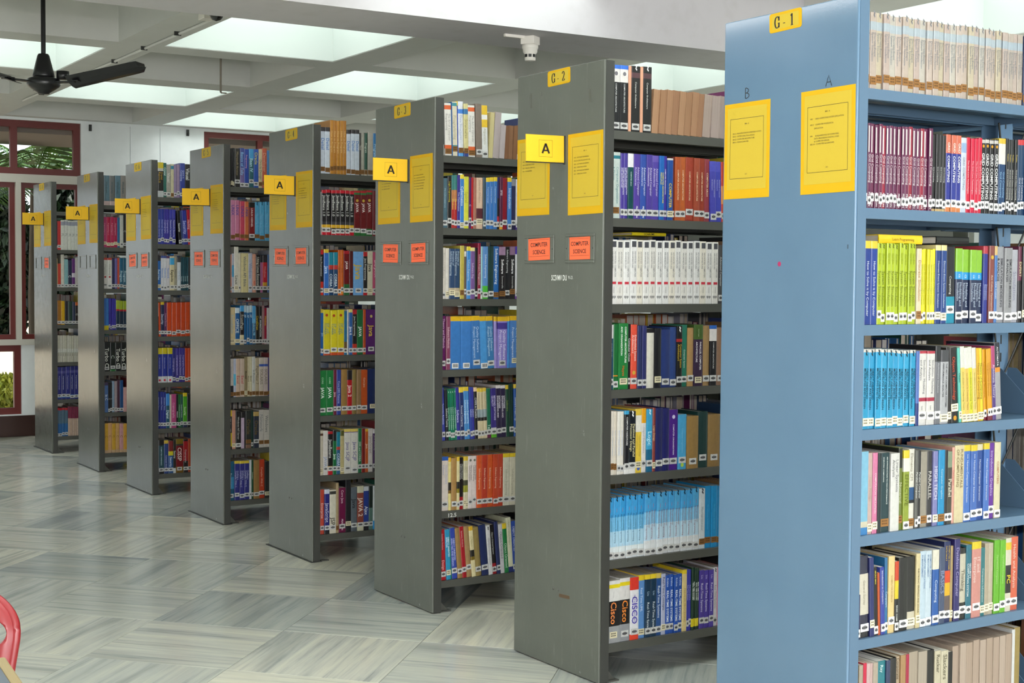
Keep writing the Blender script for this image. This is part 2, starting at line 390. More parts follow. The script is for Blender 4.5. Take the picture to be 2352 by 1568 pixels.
def leafy(name, x, y, z0, z1, rx, ry, nleaf, ls, m, label, cat, trunk=True, seed=1):
    r = random.Random(seed); e = empty(name, Matrix.Translation((x, y, -.12)), label, cat)
    if trunk:
        t = MB(); t.tube([(0, 0, 0), (.05, .03, (z0 + z1) / 2)], [.09, .06], 8); t.obj('trunk', M_bark, e)
    b = MB(); c = Vector((0, 0, (z0 + z1) / 2 + .12))
    for k in range(nleaf):
        d = Vector((r.gauss(0, 1), r.gauss(0, 1), r.gauss(0, 1))).normalized() * r.uniform(.1, 1) ** .5
        p = c + Vector((d.x * rx, d.y * ry, max(-1, min(1, d.z * 1.35)) * (z1 - z0) / 2)); R_ = Euler((r.uniform(0, 6), r.uniform(0, 6), r.uniform(0, 6))).to_matrix().to_4x4()
        b.add([(-ls, 0, 0), (0, -ls * .4, 0), (ls, 0, 0), (0, ls * .4, 0)], [(0, 1, 2, 3)], M=Matrix.Translation(p) @ R_)
    b.obj('foliage', m, e)['kind'] = 'stuff'
leafy('dark_tree', 14.3, -.72, .70, 2.5, .6, .5, 9000, .095, M_dk, 'dense dark tree filling the tall window beside the white upright', 'tree', seed=4)
leafy('dark_tree', 14.3, .6, .70, 2.45, .6, .72, 9000, .095, M_dk, 'dense dark tree behind the tall window farthest from the racks', 'tree', seed=8)
leafy('dark_tree', 14.3, -1.72, .6, 2.6, .6, .55, 9000, .095, M_dk, 'dense dark tree behind the window that the last rack stands before', 'tree', seed=5)
leafy('dark_tree', 14.0, -5.2, .6, 3.0, 1.0, 1.6, 3000, .13, M_dk, 'dark tree outside the second red-framed window', 'tree', seed=6)
leafy('dark_tree', 14.2, -9.0, .5, 3.0, 1.0, 1.8, 3500, .13, M_dk, 'dark tree outside the third window, beyond the ends of the racks', 'tree', seed=9)
leafy('low_bush', 13.25, -.6, -.02, .34, .35, .6, 2200, .045, M_bush, 'low yellow-green bush in sunlight outside the bottom pane', 'bush', False, seed=7)

# ------------------------------------------------------------------ letters: outlines of the built-in typeface, cached once
CH = ''.join(sorted(set('ABCDEFGHIJKLMNOPQRSTUVWXYZabcdefghijklmnopqrstuvwxyz0123456789.,&-+:')))
GL = {}
def _cache():
    obs = []
    for bold in (0, 1):
        for ch in CH:
            for s_ in (ch, ch + '|', '|'):
                cu = bpy.data.curves.new('t', 'FONT'); cu.body = s_; cu.size = 1; cu.resolution_u = 2
                if bold: cu.offset = .014
                o = bpy.data.objects.new('t', cu); COL.objects.link(o); obs.append((bold, ch, s_, o))
    dg = bpy.context.evaluated_depsgraph_get(); ext = {}
    for bold, ch, s_, o in obs:
        me = o.evaluated_get(dg).to_mesh()
        vs = [(v.co.x, v.co.y) for v in me.vertices]; ext[(bold, ch, s_)] = max([v[0] for v in vs] or [0])
        if s_ == ch: GL[(bold, ch)] = [vs, [tuple(p.vertices) for p in me.polygons], 0]
        o.evaluated_get(dg).to_mesh_clear()
    for bold in (0, 1):
        for ch in CH: GL[(bold, ch)][2] = ext[(bold, ch, ch + '|')] - ext[(bold, ch, '|')]
    for *_x, o in obs:
        cu = o.data; bpy.data.objects.remove(o); bpy.data.curves.remove(cu)
_cache()
def tlen(t, bold=0): return sum(GL[(bold, c)][2] if c != ' ' and (bold, c) in GL else .28 for c in t)
def put_text(mb, t, size, col, place, bold=0, m=0):
    """place(gx, gy) turns text coordinates (already scaled) into the mesh's space"""
    x = 0
    for c in t:
        if c == ' ' or (bold, c) not in GL: x += .28; continue
        vs, fs, adv = GL[(bold, c)]
        mb.add([place((x + a) * size, b * size) for a, b in vs], fs, col, m); x += adv

# pen strokes for the serif signs: thick uprights, thin hairlines
def stroke(mb, pts, thick, thin, place, col, m=0):
    P = [Vector((a, b)) for a, b in pts]; Lr = []
    for i, p in enumerate(P):
        d = (P[min(i + 1, len(P) - 1)] - P[max(0, i - 1)]).normalized(); w = thin + (thick - thin) * abs(d.y) ** 1.5
        q = Vector((-d.y, d.x)) * w / 2; Lr += [p + q, p - q]
    vs = [place(*p) for p in Lr]
    mb.add(vs, [(2 * i, 2 * i + 1, 2 * i + 3, 2 * i + 2) for i in range(len(P) - 1)], col, m)
def arc(cx, cy, rx, ry, a0, a1, n=16):
    return [(cx + rx * math.cos(math.radians(a0 + (a1 - a0) * k / n)), cy + ry * math.sin(math.radians(a0 + (a1 - a0) * k / n))) for k in range(n + 1)]
SERIF = {
    'G': [arc(.36, .5, .33, .47, 40, 320), [(.63, .06), (.63, .42)], [(.46, .42), (.76, .42)], [(.62, .62), (.62, .97)]],
    '-': [[(.0, .33), (.3, .33)]],
    '1': [[(.22, .03), (.22, .97)], [(.04, .8), (.22, .95)], [(.04, .03), (.4, .03)]],
    '2': [arc(.26, .70, .22, .26, 170, -35), [(.44, .55), (.25, .3), (.04, .06)], [(.03, .04), (.5, .04)], [(.5, .04), (.52, .2)]],
    '3': [arc(.24, .73, .2, .23, 160, -90), arc(.22, .26, .24, .25, 90, -160)],
    '4': [[(.36, .02), (.36, .97)], [(.36, .95), (.03, .3)], [(.02, .29), (.54, .29)]],
    '5': [[(.1, .95), (.46, .95)], [(.1, .95), (.08, .55)], arc(.22, .32, .25, .29, 120, -150)],
    '6': [arc(.48, .42, .4, .55, 95, 180), arc(.28, .3, .22, .29, 0, 360)],
    '7': [[(.03, .94), (.5, .94)], [(.5, .94), (.2, .02)], [(.04, .94), (.03, .75)]],
    '8': [arc(.27, .73, .17, .23, 0, 360), arc(.27, .26, .22, .26, 0, 360)],
}

# ------------------------------------------------------------------ the eight racks
M_flange = mat('flange_paint', rgb('3d3d3a'), .45)
XS = [-.65788868, .57150702, 1.84112129, 3.15281588, 4.46093771, 5.80411423, 7.12528386, 8.45152259]
PH = [math.radians(a) for a in (1.5586, 1.3239, .6373, .9193, .8117, .2939, .1935, .7881)]
YO = [-.0004, .0077, .0042, -.0021, -.0065, .0009, -.0097, .0059]
RW = .5628
ZS1 = [2.021, 1.678, 1.34, 1.035, .725, .42, .11]
ZS = [2.004, 1.689, 1.378, 1.067, .755, .444, .136]
VB = .955                                  # length of one bay
def rackM(i): return Matrix.Translation((XS[i], YO[i], 0)) @ Matrix.Rotation(PH[i], 4, 'Z')
def shelf_mesh(Lb, m):
    b = MB(); D = .243; t = .0025; h = .031
    b.box(0, D, -Lb, 0, -t, 0); b.box(0, t, -Lb, 0, -h, -t); b.box(t, .018, -Lb, 0, -h, -h + t); b.box(D - t, D, -Lb, 0, -h, .012)
    b.box(t, D - t, -t, 0, -h, -t); b.box(t, D - t, -Lb, -Lb + t, -h, -t); b.box(.09, .13, -Lb + t, -t, -.02, -t)
    return b.mesh('shelf', m)
def bracket_mesh(m):
    b = MB(); P = [(.03, -.03), (.246, -.03), (.246, .145), (.19, .145), (.035, .01)]; t = .002
    vs = [(x, 0, z) for x, z in P] + [(x, t, z) for x, z in P]
    b.add(vs, [(0, 1, 2, 3, 4), (9, 8, 7, 6, 5)] + [(i, i + 5, (i + 1) % 5 + 5, (i + 1) % 5) for i in range(5)]); return b.mesh('bracket', m)
NAMES = ['blue rack under sign G-1, nearest of the eight', 'grey rack under sign G-2, next behind the blue one', 'grey rack under sign G-3 with white 125 stencilled on a shelf edge',
         'grey rack under sign G-4, fourth in the row of eight', 'grey rack under sign G-5, fifth in the row of eight', 'grey rack under sign G-6, sixth in the row of eight',
         'grey rack under sign G-7, whose card holders are empty', 'grey rack under sign G-8, last before the windows']
RINGS = {}
for i in range(8):
    blue = i == 0; MP, MI = (M_blue, M_bluein) if blue else (M_grey, M_greyin)
    H = 2.2765 if blue else 2.25; zs = ZS1 if blue else ZS
    e = empty('bookshelf', rackM(i), NAMES[i], 'bookshelf', 'library racks G-1 to G-8')
    p = MB(); p.box(0, RW, -.0095, 0, .004, H); p.obj('end_panel', MP, e, bevel=.003)
    p = MB(); p.box(.0006, .022, -.046, -.0095, .004, H - .001); p.box(RW - .022, RW - .0006, -.046, -.0095, .004, H - .001); p.box(.022, RW - .022, -.046, -.0095, H - .012, H - .001); p.obj('side_flange', M_flange if not blue else M_bluein, e)
    p = MB(); p.box(0, RW, -VB * 2 - .09, -VB * 2 - .05, .004, H); p.obj('end_panel', MP, e, bevel=.004)
    if i in (3, 4, 5, 6, 7):
        p = MB(); p.box(-.004, RW + .03, -.055, .006, 0, .005); p.obj('floor_plate', M_dark, e)
    for v in (.93, 1.885):
        p = MB(); c0, c1 = RW / 2 - .035, RW / 2 + .035
        p.box(c0, c1, -v - .075, -v - .072, .0, H - .05); p.box(c0, c0 + .003, -v - .072, -v, .0, H - .05); p.box(c1 - .003, c1, -v - .072, -v, .0, H - .05)
        po = p.obj('upright_post', MP, e)
        sl = MB()
        for k in range(34): sl.box(c0 - .0008, c0, -v - .04, -v - .034, .12 + k * .06, .12 + k * .06 + .03)
        sl.obj('slots', M_dark, po)['kind'] = 'stuff'
    key = 'b' if blue else 'g'
    if key not in RINGS: RINGS[key] = (shelf_mesh(VB - .075, MI), bracket_mesh(MI))
    sm, bm = RINGS[key]
    for lv, z in enumerate(zs):
        for bay in (0, 1):
            for side in (0, 1):
                v0 = .05 + bay * VB
                M = Matrix.Translation((.02, -v0, z)) if side == 0 else Matrix.Translation((RW - .02, -v0 - (VB - .075), z)) @ Matrix.Rotation(PI, 4, 'Z')
                o = share('shelf', sm, e, M)
                if i < 3 and side == 0:
                    share('bracket', bm, o, Matrix.Translation((0, -(VB - .078) if bay == 0 else 0, 0)))
        if i < 4:
            for dv, dw in ((-.05, .03), (.1, .045)):
                r = MB(); r.tube([(.205, -(.93 + dv), z - .03), (RW / 2 - .036, -(.93 + dw), z - .2)], .0035, 6); r.obj('stay_rod', M_dark, e)
    # feet beside the end panel
    for s_ in (0, 1):
        f = MB(); x = .02 if s_ == 0 else RW - .024
        vs = [(x, -.046, .006), (x, -.088, .006), (x, -.046, .055)]; vs += [(a + .004, b, c) for a, b, c in vs]
        f.add(vs, [(0, 1, 2), (5, 4, 3), (0, 3, 4, 1), (1, 4, 5, 2), (2, 5, 3, 0)]); f.box(x - .012 * (1 - s_), x + .016 + .012 * s_, -.1, -.046, 0, .005); f.obj('foot', MI, e)
    # what is fixed to the end panel: (u, z) on the panel's face, u counts away from the aisle edge
    def plate(name, u0, u1, z0, z1, y0, y1, m, parent=e, bev=0, rot=0):
        q = MB(); w, h = abs(u1 - u0) / 2, abs(z1 - z0) / 2; q.box(-w, w, y0, y1, -h, h)
        o = q.obj(name, m, parent, bev); o.matrix_local = Matrix.Translation(((u0 + u1) / 2, 0, (z0 + z1) / 2)) @ Matrix.Rotation(rot, 4, 'Y'); return o
    rr = random.Random(40 + i)
    # number plate
    zt = H - .001
    u0, u1 = (.224, .360) if blue else [None, (.210, .356), (.220, .374), (.189, .340), (.2, .35), (.205, .36), (.21, .365), (.216, .371)][i]
    q = MB(); w, h, rd = (u1 - u0) / 2, .029, .008
    pr = []
    for cx, cz, a0 in ((w - rd, h - rd, 0), (-w + rd, h - rd, 90), (-w + rd, -h + rd, 180), (w - rd, -h + rd, 270)):
        pr += [(cx + rd * math.cos(math.radians(a0 + t)), cz + rd * math.sin(math.radians(a0 + t))) for t in (0, 30, 60, 90)]
    nn = len(pr); q.add([(a, .0012, b) for a, b in pr] + [(a, 0, b) for a, b in pr], [tuple(reversed(range(nn)))] + [(k, (k + 1) % nn, nn + (k + 1) % nn, nn + k) for k in range(nn)])
    np_ = q.obj('number_plate', M_yellow, e); np_.matrix_local = Matrix.Translation(((u0 + u1) / 2, 0, zt - h - .001)) @ Matrix.Rotation(.02, 4, 'Y')
    t = MB(); t.add([(w - .012, .0014, -h + .008), (-w + .012, .0014, -h + .008), (-w + .012, .0014, h - .008), (w - .012, .0014, h - .008)], [(0, 1, 2, 3)]); t.obj('print_area', M_yellow2, np_)
    t = MB(); sz = .036
    for ch, x in (('G', -.045), ('-', -.009), (str(i + 1), .022)):
        for st in SERIF[ch]: stroke(t, [(a * .8, b) for a, b in st], .17, .06, lambda a, b, x=x: (-(x + a * sz), .0017, b * sz - .018), (1, 1, 1, 1))
    t.obj('lettering', M_ink, np_)
    # notices
    notes = [(.352, .557, 1.722, 2.019), (.004, .219, 1.722, 2.025)] if blue else [(.339, .561, 1.711, 2.006), (.001, .218, 1.704, 2.001)]
    if i == 2: notes = [(.315, .532, 1.716, 2.0), (.014, .219, 1.716, 2.010)]
    if i in (3, 4): notes = [(.33, .548, 1.722, 2.012), (-.0, .204, 1.728, 2.017)]
    if i > 4: notes = [(.335, .55, 1.718, 2.012), (.0, .218, 1.722, 2.012)]
    for k, (a, b, z0, z1) in enumerate(notes):
        o = plate('notice', max(a, .002), min(b, RW - .002), z0, z1, 0, .0011, M_yellow, rot=rr.uniform(-.012, .012))
        w, h = (min(b, RW - .002) - max(a, .002)) / 2, (z1 - z0) / 2
        t = MB(); y = .0013; ins = .014
        t.add([(w - ins, y, -h + ins * 2), (-w + ins, y, -h + ins * 2), (-w + ins, y, h - ins), (w - ins, y, h - ins)], [(0, 1, 2, 3)]); t.obj('print_area', M_yellow2, o)
        t = MB(); y = .0016; bx0, bx1, bz0, bz1 = -w + .027, w - .027, -h + .062, h - .048; lw = .0011
        for (x0, x1, q0, q1) in ((bx0, bx1, bz0, bz0 + lw), (bx0, bx1, bz1 - lw, bz1), (bx0, bx0 + lw, bz0, bz1), (bx1 - lw, bx1, bz0, bz1)):
            t.add([(x1, y, q0), (x0, y, q0), (x0, y, q1), (x1, y, q1)], [(0, 1, 2, 3)])
        if blue and k == 0: lines = [(0, .0, 'B08 - B'), (.03, .028, '004.16  MICROPROCESSORS EMBEDDED SYSTEMS'), (.03, .037, '004.21  SYSTEM ANALYSIS & DESIGN'), (.03, .046, '004.22  COMPUTER ARCHITECTURE'), (.03, .055, '004.16  MICROCOMPUTER')]
        elif blue: lines = [(0, 0, 'B08 - A'), (.02, .018, '003      GRID COMPUTING SYSTEM SIMULATION'), (.02, .035, '003.3    COMPUTER MODELING &'), (.04, .046, '         SIMULATION'), (.02, .068, '004      FUNDAMENTALS OF COMPUTERS'), (.04, .076, '         DATA PROCESSING DIGITAL LOGIC'), (.04, .084, '         & COMPUTER DESIGN'), (.02, .092, '005.101  COMPUTER ALGORITHMS')]
        else: lines = [(0, 0, 'B0%d - %s' % (i + 1, 'BA'[k]))] + [(.025, .022 + .012 * j, rr.choice(['004.2   ', '005.1   ', '005.133 ']) + rr.choice(['COMPUTER ARCHITECTURE', 'SOFTWARE ENGINEERING', 'DATA STRUCTURES', 'PROGRAMMING', 'PARALLEL COMPUTING', 'OPERATING SYSTEMS'])) for j in range(rr.choice((4, 5, 6)))]
        for dx, dz, s_ in lines:
            sz = .0062; x0 = bx0 + .012 if dx else -tlen(s_) * sz / 2
            while tlen(s_) * sz > (bx1 - x0 - .004): sz *= .95
            put_text(t, s_, sz, (1, 1, 1, 1), lambda gx, gy, x0=x0, z=bz1 - .02 - dz: (-(x0 + gx), y, z + gy))
        put_text(t, 'LIB-2', .005, (1, 1, 1, 1), lambda gx, gy: (-(gx - .006), y, bz0 + .012 + gy))
        t.obj('lettering', M_ink, o)
    if blue:
        for ch, u, z in (('B', .466, 2.031), ('A', .122, 2.031)):
            t = MB(); lt = {'A': [[(0, 0), (.3, 1), (.62, 0)], [(.12, .36), (.52, .36)]], 'B': [[(.06, 0), (.06, 1)], arc(.06, .75, .36, .24, 90, -90), arc(.06, .26, .44, .26, 90, -90)]}[ch]
            for st in lt: stroke(t, st, .07, .065, lambda a, b: (-a * .038, .0006, b * .032), (1, 1, 1, 1))
            o = t.obj('handwritten_letter', M_ink, e); o.location = (u, 0, z)
        t = MB(); t.lathe([(0, .0006), (.004, .0005), (.0075, 0)], 14); o = t.obj('paint_spot', mat('magenta_paint', rgb('a8285c'), .5), e); o.matrix_local = Matrix.Translation((.303, 0, 1.517)) @ Matrix.Rotation(-PI / 2, 4, 'X')
        t = MB(); t.box(-.001, .001, 0, .0005, -.006, .006); o = t.obj('pen_mark', M_ink, e); o.location = (.025, 0, 1.565)
        continue
    # card holders with orange cards
    for k, (a, b) in enumerate(((.304, .503), (.047, .229))):
        q = MB(); w, h = (b - a) / 2, .053; fwid = .024
        q.box(-w, w, 0, .004, h - .010, h); q.box(-w, w, 0, .004, -h, -h + .010); q.box(-w, -w + fwid, 0, .004, -h + .01, h - .01); q.box(w - fwid, w, 0, .004, -h + .01, h - .01)
        ho = q.obj('card_holder', MP, e, bevel=.0015); ho.location = ((a + b) / 2, 0, 1.581)
        for sx in (-1, 1):
            s2 = MB(); s2.lathe([(0, .0015), (.0022, .0012), (.003, 0)], 8); so = s2.obj('screw', M_dark, ho); so.matrix_local = Matrix.Translation((sx * (w - .009), .004, 0)) @ Matrix.Rotation(-PI / 2, 4, 'X')
        if i == 6 or (i == 7 and k == 0): continue
        cq = MB(); cw, ch_ = w - .027, .041; cq.box(-cw, cw, .0015, .0025, -ch_, ch_)
        co = cq.obj('subject_card', M_orange, ho); co['label'] = 'orange card printed computer science'; co.matrix_local = Matrix.Rotation(rr.uniform(-.04, .05), 4, 'Y')
        t = MB(); y = .0029
        for s_, z in (('COMPUTER', .010), ('SCIENCE', -.018)):
            sz = 2 * (cw - .009) / tlen('COMPUTER', 1) ; sz = min(sz, .022)
            put_text(t, s_, sz, (1, 1, 1, 1), lambda gx, gy, z=z, s_=s_, sz=sz: (-(gx - tlen(s_, 1) * sz / 2), y, z + gy), 1)
        for z in (ch_ - .006, -ch_ + .014): t.add([(cw - .006, y, z), (-cw + .006, y, z), (-cw + .006, y, z + .0008), (cw - .006, y, z + .0008)], [(0, 1, 2, 3)])
        t.obj('lettering', M_ink, co)
    t = MB()
    put_text(t, 'SCSVMV DU', .029, (1, 1, 1, 1), lambda gx, gy: (-gx * .66, .0005, gy * 1.0), 1)
    o = t.obj('stencil', M_white, e); o.location = (.322, 0, 1.463)
    t = MB(); put_text(t, '91-2%d.' % i, .018, (1, 1, 1, 1), lambda gx, gy: (-gx * .7, .0005, gy), 0); o = t.obj('stencil', M_white, e); o.location = (.212, 0, 1.468)
    for u in (.291, .259):
        s2 = MB(); s2.lathe([(0, .003), (.004, .0025), (.006, 0)], 10); so = s2.obj('rivet', MI, e); so.matrix_local = Matrix.Translation((u, 0, .3)) @ Matrix.Rotation(-PI / 2, 4, 'X')
    if i == 1:
        plate('tape_scrap', .185, .253, .276, .289, 0, .0006, mat('brown_tape', rgb('5a4632'), .5), rot=.05)
        for u, z, w_, h_, ro in ((.47, 2.15, .012, .055, .1), (.4, 2.17, .006, .015, .4), (.085, 2.13, .014, .05, .25)):
            plate('tape_mark', u - w_ / 2, u + w_ / 2, z - h_ / 2, z + h_ / 2, 0, .0004, mat('old_tape', rgb('55564e'), .6), rot=ro)
    # flag sign with a big A, standing out into the aisle
    ua = [None, .2435, .2415, .2215, .216, .2395, .237, .236][i]
    s2 = MB(); s2.box(-.0022, .0022, 0, .172, -.049, .049); sg = s2.obj('aisle_sign', M_sign, e); sg.matrix_local = Matrix.Translation((ua, 0, 1.948)) @ Matrix.Rotation(rr.uniform(-.02, .02), 4, 'X') @ Matrix.Rotation(rr.uniform(-.03, .03), 4, 'Z')
    s2 = MB(); s2.box(-.005, .005, -.002, .004, -.056, .05); s2.box(-.0015, .005, 0, .17, -.053, -.049); s2.obj('sign_bracket', M_dark, sg)
    t = MB(); x = -.0026; sz = .049
    for st in ([(0, 0), (.36, 1)], [(.36, 1), (.72, 0)], [(.14, .3), (.58, .3)]): stroke(t, st, .2, .15, lambda a, b: (x, .086 + (.36 - a) * .042, (b - .5) * .036), (1, 1, 1, 1))
    for (y0, y1, z0, z1) in ((.056, .116, .030, .0307), (.056, .116, -.0307, -.030), (.056, .0567, -.03, .03), (.1153, .116, -.03, .03)):
        t.add([(x, y1, z0), (x, y0, z0), (x, y0, z1), (x, y1, z1)], [(0, 1, 2, 3)])
    t.obj('lettering', M_ink, sg)
    if i == 2:
        t = MB(); put_text(t, '12.5', .024, (1, 1, 1, 1), lambda gx, gy: (.0192, -.085 - gx * 1.15, ZS[5] - .027 + gy), 1); t.obj('stencil', M_white, e)

